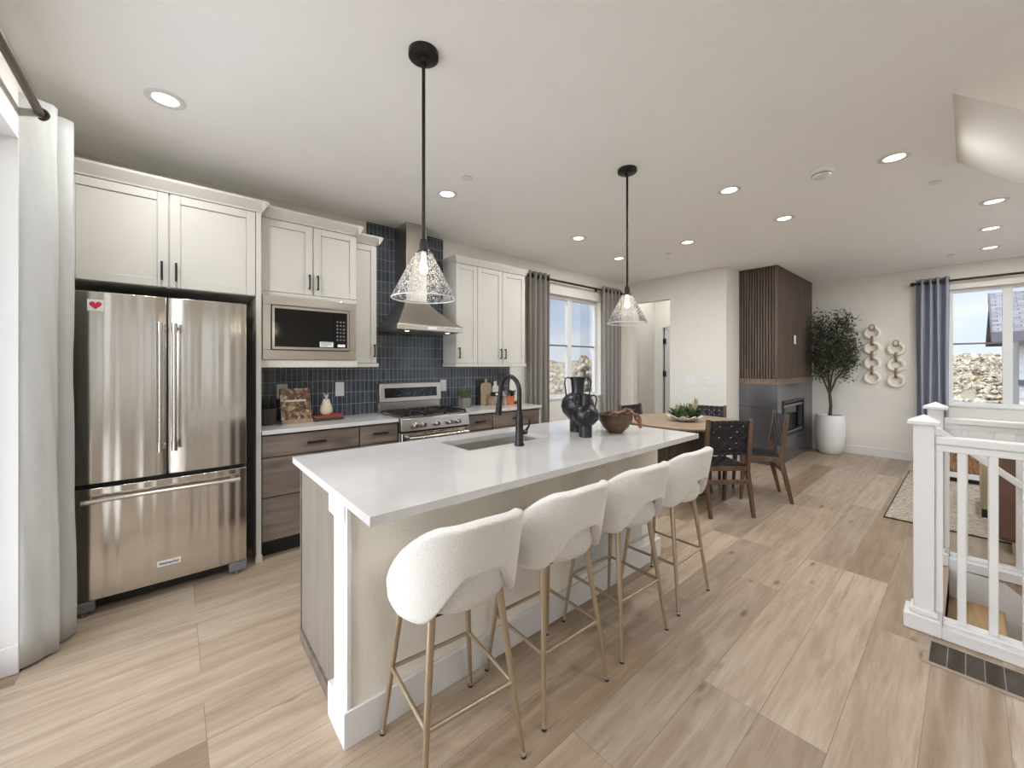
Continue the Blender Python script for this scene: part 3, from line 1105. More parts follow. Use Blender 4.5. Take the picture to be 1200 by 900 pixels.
# cabinet over and round the fridge
c = root('fridge_surround_cabinet', (-3.67, 0.0, 0), 'white shaker cabinet with tall side panels built round and over the refrigerator', 'cabinet')
part('carcass', MB().box(XK + .009, -3.432, -0.50, 0.454, 1.955, 2.575), 'cabinet_white', c)
part('side_panel', MB().box(XK + .009, -3.41, 0.454, 0.487, 0, 2.575), 'cabinet_white', c, bevel=0.002)
part('side_panel', MB().box(XK + .009, -3.41, -0.53, -0.50, 0, 2.575), 'cabinet_white', c, bevel=0.002)
part('plinth_block', MB().box(-3.411, -3.395, 0.450, 0.491, 0, 0.05), 'cabinet_white', c)
shaker('cabinet_door', -0.497, -0.030, 1.958, 2.572, -3.41, c, handle=('v', -0.062, 2.06, .12))
shaker('cabinet_door', -0.024, 0.450, 1.958, 2.572, -3.41, c, handle=('v', 0.008, 2.06, .12))
crown(c, -0.53, 0.487, -3.41, left=False, back=-3.434)

# microwave cabinet
c = root('microwave_cabinet', (-3.7, 0.85, 1.43), 'white two-door wall cabinet above the built-in microwave', 'cabinet')
part('carcass', MB().box(XK + .009, -3.502, 0.4885, 1.205, 1.987, 2.575), 'cabinet_white', c)
for a, b_ in ((0.4885, 0.5005), (1.193, 1.205)):
    part('cabinet_side', MB().box(XK + .009, -3.48, a, b_, 1.492, 1.987), 'cabinet_white', c)
part('face_rail', MB().box(-3.502, -3.481, 0.4885, 1.205, 1.987, 2.015), 'cabinet_white', c)
part('bottom_shelf', MB().box(XK + .009, -3.47, 0.4885, 1.209, 1.432, 1.492), 'cabinet_white', c, bevel=0.004)
shaker('cabinet_door', 0.495, 0.854, 2.018, 2.572, -3.48, c, handle=('v', 0.826, 2.12, .12))
shaker('cabinet_door', 0.860, 1.202, 2.018, 2.572, -3.48, c, handle=('v', 0.888, 2.12, .12))
crown(c, 0.4885, 1.205, -3.48, left=False, back=-3.604)

# narrow wall cabinet
c = root('narrow_wall_cabinet', (-3.79, 1.33, 1.43), 'narrow white one-door wall cabinet between microwave and range hood', 'cabinet')
part('carcass', MB().box(XK + .009, -3.672, 1.2065, 1.452, 1.47, 2.575), 'cabinet_white', c)
part('light_rail', MB().box(XK + .009, -3.635, 1.2095, 1.466, 1.432, 1.468), 'cabinet_white', c, bevel=0.004)
shaker('cabinet_door', 1.212, 1.449, 1.472, 2.572, -3.65, c, handle=('v', 1.424, 1.585, .12))
crown(c, 1.2065, 1.452, -3.65, left=False)

# right wall cabinets
c = root('single_wall_cabinet', (-3.79, 2.47, 1.43), 'white one-door wall cabinet directly right of the range hood', 'cabinet')
part('carcass', MB().box(XK + .009, -3.672, 2.333, 2.621, 1.47, 2.575), 'cabinet_white', c)
part('light_rail', MB().box(XK + .009, -3.635, 2.322, 2.621, 1.432, 1.468), 'cabinet_white', c, bevel=0.004)
shaker('cabinet_door', 2.336, 2.618, 1.472, 2.572, -3.65, c, handle=('v', 2.366, 1.585, .12))
crown(c, 2.333, 2.621, -3.65, over=.02, right=False)
c = root('double_wall_cabinet', (-3.79, 2.99, 1.43), 'white two-door wall cabinet beside the kitchen window curtain', 'cabinet')
part('carcass', MB().box(XK + .009, -3.672, 2.622, 3.358, 1.47, 2.575), 'cabinet_white', c)
part('light_rail', MB().box(XK + .009, -3.635, 2.622, 3.37, 1.432, 1.468), 'cabinet_white', c, bevel=0.004)
shaker('cabinet_door', 2.625, 2.985, 1.472, 2.572, -3.65, c, handle=('v', 2.955, 1.585, .12))
shaker('cabinet_door', 2.991, 3.355, 1.472, 2.572, -3.65, c, handle=('v', 3.021, 1.585, .12))
crown(c, 2.622, 3.358, -3.65, over=.02, left=False)

# base cabinets
def base_cab(name, y0, y1, fronts, label, endp=False):
    c = root(name, (-3.67, (y0 + y1) / 2, 0), label, 'cabinet')
    part('carcass', MB().box(XK + .009, -3.432, y0, y1, 0.105, 0.93), 'dark', c)
    part('toe_kick', MB().box(XK + .009, -3.49, y0, y1, 0, 0.105), 'dark', c)
    for kind, a, b_, z0, z1, hd in fronts:
        shaker(kind, a, b_, z0, z1, -3.41, c, 'cabinet_dark', slab=True, handle=hd, hmat='bronze', bev=0.002)
    if endp:
        part('end_panel', MB().box(XK + .009, -3.408, y1 - .0, y1 + .016, 0, 0.93), 'cabinet_white', c)
    return c
base_cab('drawer_base_cabinet', 0.489, 1.205, [
    ('drawer', 0.493, 1.201, 0.760, 0.918, ('h', 0.86, 0.842, .14)),
    ('drawer', 0.493, 1.201, 0.462, 0.752, ('h', 0.86, 0.66, .14)),
    ('drawer', 0.493, 1.201, 0.135, 0.454, ('h', 0.86, 0.36, .14))], 'dark knotty wood cabinet of three wide drawers beside the refrigerator')
base_cab('narrow_base_cabinet', 1.207, 1.554, [
    ('drawer', 1.211, 1.55, 0.760, 0.918, ('h', 1.385, 0.85, .13)),
    ('cabinet_door', 1.211, 1.55, 0.135, 0.752, ('v', 1.24, 0.66, .13))], 'dark wood base cabinet with one short drawer left of the range')
base_cab('short_base_cabinet', 2.297, 2.652, [
    ('drawer', 2.301, 2.648, 0.760, 0.918, ('h', 2.475, 0.85, .13)),
    ('cabinet_door', 2.301, 2.648, 0.135, 0.752, ('v', 2.62, 0.66, .13))], 'dark wood base cabinet with one short drawer right of the range')
base_cab('wide_base_cabinet', 2.654, 3.372, [
    ('drawer', 2.658, 3.368, 0.760, 0.918, ('h', 3.01, 0.85, .14)),
    ('drawer', 2.658, 3.368, 0.462, 0.752, ('h', 3.01, 0.66, .14)),
    ('drawer', 2.658, 3.368, 0.135, 0.454, ('h', 3.01, 0.36, .14))], 'dark wood base cabinet with wide drawers at the window end of the counter', endp=True)
tag(part('countertop', MB().box(XK + .009, -3.392, 0.489, 1.556, 0.932, 0.964), 'quartz', bevel=0.003),
    'white quartz countertop between refrigerator and range', 'countertop')
tag(part('countertop', MB().box(XK + .009, -3.392, 2.295, 3.395, 0.932, 0.964), 'quartz', bevel=0.003),
    'white quartz countertop between range and window curtain', 'countertop')

# ------------------------------------------------------------------ refrigerator
def fridge():
    c = root('refrigerator', (-3.6, -0.03, 0), 'stainless steel french-door refrigerator with bottom freezer drawer', 'refrigerator')
    X0, XD = -3.40, -3.30
    part('body', MB().box(XK + .03, X0 - .004, -0.44, 0.378, 0.06, 1.86), 'grey_plastic', c, bevel=0.004)
    def door(y0, y1, z0, z1, name):
        n = 16
        poly = [(X0, y0), (X0, y1)]
        for i in range(n + 1):
            s = 1 - i / n
            y = y0 + (y1 - y0) * s
            poly.append((XD - .012 + .012 * (1 - (2 * s - 1) ** 4), y))
        return part(name, MB().prism(poly, 'Z', z0, z1), 'steel', c, bevel=0.003, ang=25)
    L = door(-0.446, -0.038, 0.762, 1.878, 'fridge_door')
    Rr = door(-0.030, 0.384, 0.762, 1.878, 'fridge_door')
    D = door(-0.446, 0.384, 0.088, 0.735, 'freezer_drawer')
    part('door_gasket', MB().box(X0 - .003, X0 + .05, -0.44, 0.378, 0.735, 0.762), 'dark', c)
    part('toe_grille', MB().box(X0 - .05, X0 + .02, -0.43, 0.368, 0.02, 0.085), 'dark', c)
    for y in (-0.40, 0.335):
        part('hinge_foot', MB().box(X0, XD + .0, y - .05, y + .05, 0.028, 0.084).cyl((XD - .03, y), .018, 0, .03, 16), 'grey_plastic', c, bevel=0.004)
    for d, y in ((L, -0.068), (Rr, 0.0)):
        h = MB().tube([(XD + .052, y, 0.93), (XD + .052, y, 1.70)], 0.0115, 16)
        for z in (0.945, 1.685):
            h.tube([(XD - .003, y, z), (XD + .052, y, z)], 0.0095, 12)
            h.tube([(XD + .052, y, z - .03), (XD + .052, y, z + .03)], 0.015, 16)
        part('handle', h, 'handle_steel', d)
    h = MB().tube([(XD + .052, -0.385, 0.672), (XD + .052, 0.325, 0.672)], 0.0115, 16)
    for y in (-0.37, 0.31):
        h.tube([(XD - .003, y, 0.672), (XD + .052, y, 0.672)], 0.0095, 12)
        h.tube([(XD + .052, y - .03, 0.672), (XD + .052, y + .03, 0.672)], 0.015, 16)
    part('handle', h, 'handle_steel', D)
    b_ = part('badge', MB().box(XD - .001, XD + .004, -0.082, 0.031, 0.188, 0.222), 'white_plastic', D, bevel=0.001)
    text_mesh('KitchenAid', 0.021, 'black', 'badge_lettering', D, (XD + .0045, -0.0255, 0.205), bold=True)
fridge()
mg = root('fridge_magnet', (-3.298, -0.347, 1.765), 'small white square magnet with a red heart on the left refrigerator door', 'magnet')
part('magnet_card', MB().box(-3.2995, -3.2965, -0.38, -0.314, 1.765, 1.831), 'white_plastic', mg)
hp = []
for i in range(40):
    a = 2 * math.pi * i / 40
    hp.append((-0.347 + .0016 * 16 * math.sin(a) ** 3, 1.799 + .0016 * (13 * math.cos(a) - 5 * math.cos(2 * a) - 2 * math.cos(3 * a) - math.cos(4 * a))))
part('heart', MB().prism(hp, 'X', -3.2966, -3.2955), 'red', mg)

# ------------------------------------------------------------------ microwave
c = root('microwave', (-3.6, 0.85, 1.492), 'built-in stainless microwave with black window below the wall cabinet', 'microwave')
part('oven_case', MB().box(XK + .03, -3.486, 0.53, 1.165, 1.52, 1.96), 'dark', c)
f = MB()
f.box(-3.486, -3.462, 0.502, 1.1915, 1.4935, 1.567)
f.box(-3.486, -3.462, 0.502, 1.1915, 1.915, 1.985)
f.box(-3.486, -3.462, 0.502, 0.557, 1.567, 1.915)
f.box(-3.486, -3.462, 1.140, 1.1915, 1.567, 1.915)
part('trim_kit', f, 'steel_plain', c, bevel=0.003)
part('door_frame', MB().box(-3.48, -3.455, 0.563, 1.134, 1.573, 1.593).box(-3.48, -3.455, 0.563, 1.134, 1.889, 1.909).box(-3.48, -3.455, 0.563, 0.580, 1.593, 1.889).box(-3.48, -3.455, 1.117, 1.134, 1.593, 1.889), 'handle_steel', c)
part('window', MB().box(-3.48, -3.4565, 0.580, 1.010, 1.593, 1.889), 'black_glass', c)
part('control_panel', MB().box(-3.48, -3.4565, 1.012, 1.117, 1.593, 1.889), 'black_glass', c)
bt = MB()
for i in range(6):
    for j in range(3):
        bt.box(-3.4566, -3.456, 1.032 + j * .026, 1.045 + j * .026, 1.655 + i * .03, 1.668 + i * .03)
part('buttons', bt, 'grey_plastic', c)
part('energy_label', MB().box(-3.4566, -3.4558, 0.90, 1.005, 1.600, 1.642), 'white_plastic', c, label='white paper label')
part('button_plate', MB().box(-3.4566, -3.4558, 1.04, 1.10, 1.602, 1.624), 'white_plastic', c)
tm = MB()
for i in range(4):
    tm.box(-3.4558, -3.4555, 0.908, 0.908 + (.09, .08, .085, .05)[i], 1.634 - i * .009, 1.638 - i * .009)
part('label_print', tm, 'grey_plastic', c)

# ------------------------------------------------------------------ range
def kitchen_range():
    c = root('gas_range', (-3.63, 1.925, 0), 'stainless gas range with black control display and front knobs', 'range')
    y0, y1 = 1.5575, 2.2935
    part('body', MB().box(XK + .02, -3.40, y0, y1, 0.06, 0.945), 'steel_plain', c)
    part('toe_panel', MB().box(XK + .05, -3.44, y0 + .01, y1 - .01, 0, 0.06), 'dark', c)
    part('cooktop', MB().box(XK + .06, -3.372, y0, y1, 0.945, 0.968), 'steel_plain', c, bevel=0.004)
    part('control_panel', MB().prism([(-3.40, 0.845), (-3.335, 0.845), (-3.352, 0.955), (-3.372, 0.966), (-3.40, 0.966)], 'Y', y0, y1), 'steel_plain', c, bevel=0.003)
    part('panel_gap', MB().box(-3.40, -3.36, y0 + .002, y1 - .002, 0.826, 0.845), 'dark', c)
    d = part('oven_door', MB().box(-3.40, -3.345, y0 + .004, y1 - .004, 0.25, 0.826), 'steel', c, bevel=0.004)
    part('oven_window', MB().box(-3.346, -3.342, y0 + .12, y1 - .12, 0.36, 0.68), 'black_glass', d)
    h = MB().tube([(-3.285, y0 + .05, 0.785), (-3.285, y1 - .05, 0.785)], 0.012, 16)
    for y in (y0 + .075, y1 - .075):
        h.tube([(-3.346, y, 0.785), (-3.285, y, 0.785)], 0.01, 12)
        h.tube([(-3.285, y - .03, 0.785), (-3.285, y + .03, 0.785)], 0.016, 16)
    part('handle', h, 'handle_steel', d)
    part('storage_drawer', MB().box(-3.40, -3.345, y0 + .004, y1 - .004, 0.08, 0.24), 'steel', c, bevel=0.004)
    for y in (1.685, 1.768, 1.912, 2.055, 2.15):
        k = part('knob', MB().lathe([(0.026, -3.342), (0.026, -3.325), (0.021, -3.322), (0.021, -3.297), (0.017, -3.292), (0.0, -3.292)], (0, y, 0.895), 24, 'X'), 'handle_steel', c)
    # backguard
    part('backguard', MB().box(XK + .012, XK + .052, y0 + .004, y1 - .03, 0.966, 1.262), 'steel_plain', c, bevel=0.004)
    part('backguard_frame', MB().prism([(-3.88, 1.065), (-3.845, 1.075), (-3.862, 1.262), (-3.88, 1.262)], 'Y', y0 + .004, y1 - .03), 'steel_plain', c, bevel=0.003)
    part('display', MB().prism([(-3.87, 1.115), (-3.8465, 1.115), (-3.8555, 1.215), (-3.87, 1.215)], 'Y', y0 + .055, y1 - .085), 'black_glass', c)
    g = MB()
    r = random.Random(5)
    for i in range(22):
        y = r.uniform(1.72, 2.08)
        z = r.choice((1.135, 1.15, 1.165, 1.18, 1.195))
        x = -3.8465 - .009 * (z - 1.115) / .1
        g.box(x - .001, x + .0012, y, y + r.uniform(.004, .012), z, z + .004)
    part('display_markings', g, 'display_glyph', c)
    # grates
    for a, b_ in ((y0 + .02, y0 + .255), (y0 + .262, y0 + .474), (y0 + .481, y1 - .02)):
        q = MB()
        x0, x1 = -3.83, -3.385
        for y in (a, b_):
            q.box(x0, x1, y - .006, y + .006, 0.985, 1.0)
        for x in (x0, (x0 + x1) / 2, x1):
            q.box(x - .006, x + .006, a, b_, 0.985, 1.0)
        for y in (a + (b_ - a) * .33, a + (b_ - a) * .67):
            q.box(x0, x1, y - .005, y + .005, 0.987, 1.002)
        for x in (x0 + .11, x0 + .33):
            q.box(x - .005, x + .005, a, b_, 0.987, 1.002)
        for x in (x0, x1):
            for y in (a, b_):
                q.box(x - .008, x + .008, y - .008, y + .008, 0.968, 0.99)
        part('grate', q, 'black', c, bevel=0.002)
    for y in (1.68, 1.925, 2.17):
        for x in (-3.72, -3.5):
            part('burner', MB().cyl((x, y), .035, .968, .98, 20), 'black', c)
kitchen_range()

# ------------------------------------------------------------------ range hood
c = root('range_hood', (-3.7, 1.925, 1.787), 'stainless chimney range hood mounted on dark tile above the range', 'range hood')
hb = MB()
b0 = [(-3.92, 1.57), (-3.45, 1.57), (-3.45, 2.283), (-3.92, 2.283)]
t0 = [(-3.92, 1.745), (-3.66, 1.745), (-3.66, 1.995), (-3.92, 1.995)]
n = 8
rows = []
for i in range(n + 1):
    s = i / n
    e_ = 1 - (1 - s) ** 1.25
    z = 1.842 + (2.10 - 1.842) * s
    rows.append([hb.b.verts.new((a[0] + (b[0] - a[0]) * e_, a[1] + (b[1] - a[1]) * e_, z)) for a, b in zip(b0, t0)])
for i in range(n):
    for k in range(4):
        hb.b.faces.new((rows[i][k], rows[i][(k + 1) % 4], rows[i + 1][(k + 1) % 4], rows[i + 1][k]))
hb.b.faces.new(rows[-1])
hb.b.faces.new(list(reversed(rows[0])))
part('canopy', hb, 'steel_plain', c, ang=30)
part('lip', MB().box(-3.92, -3.447, 1.566, 2.287, 1.787, 1.842), 'steel_plain', c, bevel=0.004)
part('chimney', MB().box(-3.92, -3.66, 1.755, 1.985, 2.09, ZC - .002), 'steel_plain', c, bevel=0.003)
part('chimney_sleeve', MB().box(-3.92, -3.667, 1.762, 1.978, 2.05, 2.2), 'handle_steel', c)
part('name_plate', MB().box(-3.4472, -3.4445, 1.88, 1.975, 1.803, 1.826), 'white_plastic', c)
bt = MB()
for i in range(5):
    bt.lathe([(0.006, -3.447), (0.006, -3.443), (0, -3.443)], (0, 2.09 + i * .026, 1.815), 12, 'X')
part('buttons', bt, 'handle_steel', c)
part('filter', MB().box(-3.88, -3.49, 1.6, 2.25, 1.782, 1.788), 'grey_plastic', c)
for y in (1.7, 2.15):
    part('hood_lamp', MB().cyl((-3.53, y), .022, 1.779, 1.784, 20), 'lens', c)

# ------------------------------------------------------------------ outlets and switches
def plate(name, axis, a, u0, u1, z0, z1, gangs, label, cat, rocker=True, face=1):
    ce = ((a, (u0 + u1) / 2, z0) if axis == 'X' else ((u0 + u1) / 2, a, z0))
    c = root(name, ce, label, cat)
    def bx(m, u, v, p, q, t0, t1):
        lo, hi = sorted((a + t0 * face, a + t1 * face))
        return m.box(lo, hi, u, v, p, q) if axis == 'X' else m.box(u, v, lo, hi, p, q)
    part('cover_plate', bx(MB(), u0, u1, z0, z1, 0, .006), 'white_plastic', c, bevel=0.002)
    w_ = (u1 - u0) / gangs
    for g in range(gangs):
        cu = u0 + w_ * (g + .5)
        part('rocker' if rocker else 'socket', bx(MB(), cu - .016, cu + .016, z0 + .03, z1 - .03, .006, .010), 'white_plastic', c, bevel=0.001)
plate('wall_outlet', 'X', XK + .008, 0.672, 0.757, 1.155, 1.285, 1, 'white outlet on the tile behind the propped cookbook', 'outlet', False)
plate('wall_outlet', 'X', XK + .008, 1.158, 1.238, 1.155, 1.288, 1, 'white outlet on the tile left of the range', 'outlet', False)
plate('wall_outlet', 'X', XK + .008, 2.294, 2.370, 1.155, 1.285, 1, 'white outlet on the tile just right of the range', 'outlet', False)
plate('light_switch', 'Y', YS, -2.87, -2.735, 1.14, 1.272, 2, 'white double switch plate nearer the hall opening', 'switch', face=-1)
plate('light_switch', 'Y', YS, -2.60, -2.405, 1.14, 1.272, 3, 'white triple switch plate nearer the wall corner', 'switch', face=-1)
plate('thermostat_switch', 'X', -1.765, 7.27, 7.37, 1.78, 1.915, 1, 'white switch on the slatted side of the fireplace', 'switch')
plate('light_switch', 'X', -3.99, 6.35, 6.43, 1.10, 1.23, 1, 'white single switch on the hall side wall', 'switch')

# ------------------------------------------------------------------ island
def island():
    c = root('kitchen_island', (-1.9, 1.65, 0), 'white kitchen island with quartz top, textured back wall and taupe end panel', 'island')
    xw, y0, y1 = -1.545, 0.50, 2.79
    t = MB()
    X0, X1, Y0, Y1 = -2.335, -1.248, 0.474, 2.822
    sx0, sx1, sy0, sy1 = -2.17, -1.852, 1.272, 1.945
    for a, b_, q, s in ((X0, X1, Y0, sy0), (X0, X1, sy1, Y1), (X0, sx0, sy0, sy1), (sx1, X1, sy0, sy1)):
        t.box(a, b_, q, s, 0.932, 0.964)
    bmesh.ops.remove_doubles(t.b, verts=t.b.verts[:], dist=1e-5)
    part('countertop', t, 'quartz', c, smooth=False)
    part('back_wall', MB().box(-1.70, xw, y0 + .012, y1, 0, 0.932), 'wall_textured', c)
    part('baseboard', MB().prism([(-1.735, y0 - .018), (xw + .018, y0 - .018), (xw + .018, y1 + .016), (-1.70, y1 + .016), (-1.70, y1), (xw, y1), (xw, y0 + .012), (-1.735, y0 + .012)], 'Z', 0, bb + .005), 'trim', c, bevel=0.003)
    part('corner_board', MB().box(-1.69, xw + .012, y0 - .006, y0 + .012, bb, 0.932), 'trim', c, bevel=0.002)
    part('corner_cap', MB().box(-1.735, xw + .002, y0 - .014, y0 + .012, 0.845, 0.932), 'trim', c, bevel=0.002)
    part('end_panel', MB().box(-2.30, -1.69, y0 + .012, y0 + .034, 0.06, 0.932), 'island_panel', c)
    part('end_panel_trim', MB().box(-2.312, -2.298, y0 + .006, y0 + .034, 0.0, 0.932).box(-2.30, -1.735, y0 + .002, y0 + .034, 0.0, 0.06), 'cabinet_dark', c)
    bx = MB()
    bx.box(-2.31, -1.70, y0 + .034, sy0 - .02, 0.1, 0.931)
    bx.box(-2.31, -1.70, sy1 + .02, y1, 0.1, 0.931)
    bx.box(-2.31, -1.70, sy0 - .02, sy1 + .02, 0.1, 0.70)
    bx.box(-2.31, sx0 - .02, sy0 - .02, sy1 + .02, 0.70, 0.931)
    bx.box(sx1 + .02, -1.70, sy0 - .02, sy1 + .02, 0.70, 0.931)
    part('cabinet_box', bx, 'cabinet_dark', c)
    part('toe_kick', MB().box(-2.24, -1.70, y0 + .034, y1, 0, 0.1), 'dark', c)
    for a, b_ in ((0.56, 1.25), (1.26, 1.95), (1.96, 2.76)):
        part('cabinet_door', MB().box(-2.33, -2.311, a, b_, 0.12, 0.915), 'cabinet_dark', c, bevel=0.002)
    # grille in the back wall
    g = MB()
    ga, gb, z0, z1 = 1.80, 2.575, 0.15, 0.385
    g.box(xw, xw + .006, ga, gb, z0, z0 + .02).box(xw, xw + .006, ga, gb, z1 - .02, z1)
    for y in (ga, ga + (gb - ga - .02) / 3, ga + (gb - ga - .02) * 2 / 3, gb - .02):
        g.box(xw, xw + .006, y, y + .02, z0 + .02, z1 - .02)
    k = part('vent_grille', g, 'trim', c)
    lv = MB()
    for i in range(15):
        z = z0 + .026 + i * .0132
        lv.prism([(xw + .001, z), (xw + .006, z - .005), (xw + .006, z - .0025), (xw + .001, z + .0025)], 'Y', ga + .02, gb - .02)
    part('louvres', lv, 'trim', k)
    part('grille_back', MB().box(xw, xw + .001, ga + .02, gb - .02, z0 + .02, z1 - .02), 'grey_plastic', k)
    return (sx0, sx1, sy0, sy1)
sx0, sx1, sy0, sy1 = island()
s = MB()
w_ = .012
zb = .74
s.box(sx0 - w_, sx1 + w_, sy0 - w_, sy1 + w_, zb - .012, zb)
s.box(sx0 - w_, sx0, sy0 - w_, sy1 + w_, zb, .931).box(sx1, sx1 + w_, sy0 - w_, sy1 + w_, zb, .931)
s.box(sx0, sx1, sy0 - w_, sy0, zb, .931).box(sx0, sx1, sy1, sy1 + w_, zb, .931)
c = root('kitchen_sink', (-2.01, 1.61, zb - .012), 'stainless undermount sink let into the island top', 'sink')
part('basin', s, 'steel_sink', c, smooth=False)
part('drain', MB().lathe([(0.045, zb + .001), (0.045, zb + .004), (0.03, zb + .004), (0.028, zb + .002), (0, zb + .002)], (-2.02, 1.61, 0), 24), 'chrome', c)

# faucet
c = root('kitchen_faucet', (-1.775, 1.585, .964), 'tall matt black gooseneck faucet behind the island sink', 'faucet')
fx, fy = -1.775, 1.585
part('base', MB().lathe([(0.03, .964), (0.03, .972), (0.024, .985), (0.024, 1.09), (0.019, 1.15), (0.016, 1.17)], (fx, fy, 0), 24), 'black', c)
pts = [(fx, fy, 1.16), (fx, fy, 1.27)]
for i in range(13):
    a = math.pi * i / 12
    pts.append((fx - .09 + .09 * math.cos(a), fy, 1.285 + .095 * math.sin(a)))
pts += [(fx - .187, fy, 1.25)]
part('spout', MB().tube(pts, 0.0145, 16), 'black', c)
part('spray_head', MB().tube([(fx - .184, fy, 1.26), (fx - .196, fy, 1.19), (fx - .203, fy, 1.13)], [.0165, .019, .022], 16), 'black', c)
part('lever', MB().tube([(fx, fy + .02, 1.04), (fx, fy + .055, 1.04)], .016, 14).tube([(fx + .002, fy + .05, 1.045), (fx + .004, fy + .075, 1.075), (fx + .006, fy + .082, 1.115)], [.009, .007, .006], 10), 'black', c)

# ------------------------------------------------------------------ bar stools
def make_stool(label):
    c = root('bar_stool', (0, 0, 0), label, 'bar stool', group='bar stools along the island')
    def se(a, ax, ay, p):
        ca, sa = math.cos(a), math.sin(a)
        return (ax * math.copysign(abs(ca) ** p, ca), ay * math.copysign(abs(sa) ** p, sa))
    # seat: local +X is the back of the stool
    m = MB()
    prof = [(0.02, .612), (0.70, .612), (0.93, .625), (1.0, .655), (1.0, .69), (0.94, .715), (0.75, .728), (0.4, .733), (0.02, .734)]
    seg = 40
    rings = []
    for f_, z in prof:
        rings.append([])
        for k in range(seg):
            x, y = se(2 * math.pi * k / seg, .222 * f_, .196 * f_, .85)
            rings[-1].append(m.b.verts.new((x - .012, y, z)))
    for i in range(len(rings) - 1):
        for k in range(seg):
            m.b.faces.new((rings[i][k], rings[i][(k + 1) % seg], rings[i + 1][(k + 1) % seg], rings[i + 1][k]))
    m.b.faces.new(list(reversed(rings[0])))
    m.b.faces.new(rings[-1])
    part('seat', m, 'boucle', c, local=True, ang=180)
    # wrap-around back shell
    def sm(t):
        t = max(0, min(1, t))
        return t * t * (3 - 2 * t)
    m = MB()
    NA, NZ = 56, 12
    amax = R(93.5)
    g = []
    for i in range(NA + 1):
        a = -amax + 2 * amax * i / NA
        x, y = se(a, .222, .212, .80)
        s = max(0.0, min(1.0, (.19 - x) / .23))
        top = .948 - .012 * sm(abs(y) / .17) - .275 * s ** 1.25
        bot = .605 + .16 * (1 - sm((abs(y) - .05) / .13)) * (1 if x > 0 else 0) + .035 * sm((.08 - x) / .14)
        row = []
        for j in range(NZ + 1):
            z = bot + (top - bot) * j / NZ
            k = 1 + .06 * (z - .62) / .33
            lean = .045 * (z - .62) / .33 * max(0, math.cos(a))
            row.append(m.b.verts.new((x * k + lean - .015, y * (1 + .13 * (z - .62) / .33), z)))
        g.append(row)
    for i in range(NA):
        for j in range(NZ):
            m.b.faces.new((g[i][j], g[i + 1][j], g[i + 1][j + 1], g[i][j + 1]))
    o = part('backrest', m, 'boucle', c, local=True, ang=180, solid=0.042, sub=2)
    o.modifiers['thickness'].offset = 0.0
    # legs
    feet = []
    for sx in (-1, 1):
        for sy in (-1, 1):
            f_ = Vector((.198 * sx, .198 * sy, 0))
            t_ = Vector((.125 * sx, .135 * sy, .625))
            L = part('leg', MB().tube([f_.lerp(t_, .03), f_.lerp(t_, 1)], [.0085, .0145], 14), 'brass', c, local=True)
            part('foot_cap', MB().tube([f_.lerp(t_, .012), f_.lerp(t_, .034)], [.0105, .0105], 14), 'chrome', L, local=True)
            part('foot_pad', MB().tube([f_ + Vector((0, 0, .0)), f_.lerp(t_, .014)], [.0105, .0105], 14), 'dark', L, local=True)
            feet.append(f_.lerp(t_, .27 / .625))
    ring = [feet[0], feet[1], feet[3], feet[2]]
    for i in range(4):
        part('footrest', MB().tube([ring[i], ring[(i + 1) % 4]], .008, 12), 'brass', c, local=True)
    part('seat_bracket', MB().box(-.15, .13, -.15, .15, .60, .615), 'dark', c, local=True)
    return c
st = make_stool('white boucle bar stool nearest the camera, first along the island')
st.location = (-1.288, .800, 0)
st.rotation_euler = (0, 0, R(-5))
copy_tree(st, (-1.290, 1.318, 0), R(-2), 'white boucle bar stool second from the camera along the island')
copy_tree(st, (-1.288, 1.860, 0), R(-3), 'white boucle bar stool third from the camera, before the island grille')
copy_tree(st, (-1.293, 2.412, 0), R(0), 'white boucle bar stool farthest from the camera, nearest the dining chairs')

# ------------------------------------------------------------------ pendants and recessed lights
def pendant(x, y, label):
    c = root('pendant_light', (x, y, 1.755), label, 'pendant light', group='pendant lights over the island')
    part('canopy', MB().lathe([(0, ZC), (.068, ZC), (.068, ZC - .022), (.06, ZC - .028), (.02, ZC - .030), (.014, ZC - .05), (0, ZC - .05)], (x, y, 0), 32), 'black', c)
    part('stem', MB().cyl((x, y), .008, 2.0, ZC - .045, 14), 'black', c)
    part('socket_cup', MB().lathe([(.008, 2.035), (.016, 2.025), (.0195, 2.01), (.0195, 1.978), (.033, 1.972), (.034, 1.964), (0, 1.962)], (x, y, 0), 24), 'black', c)
    sh = MB()
    prof = [(.034, 1.966), (.040, 1.966), (.044, 1.955), (.146, 1.758), (.143, 1.755), (.138, 1.758), (.038, 1.953), (.034, 1.960)]
    sh.lathe(prof, (x, y, 0), 56, cap=False)
    part('glass_shade', sh, 'seeded', c, ang=60)
    part('shade_rim', MB().torus((x, y, 1.757), .1425, .0028, 'Z', 56, 8), 'white_ceramic', c)
    part('bulb', MB().lathe([(0, 1.868), (.012, 1.872), (.019, 1.886), (.018, 1.902), (.011, 1.925), (.010, 1.962), (0, 1.962)], (x, y, 0), 20), 'bulb', c)
    L = bpy.data.lights.new('bulb_light', 'POINT')
    L.energy = BULB_W
    L.color = (1.0, 0.88, 0.72)
    L.shadow_soft_size = .03
    o = bpy.data.objects.new('bulb_light', L)
    COL.objects.link(o)
    o.parent = c
    o.location = (0, 0, 0.085)
    return c
pendant(-1.633, .868, 'seeded glass cone pendant with black stem, nearer the camera over the sink')
pendant(-1.633, 2.519, 'seeded glass cone pendant with black stem, farther over the vases')

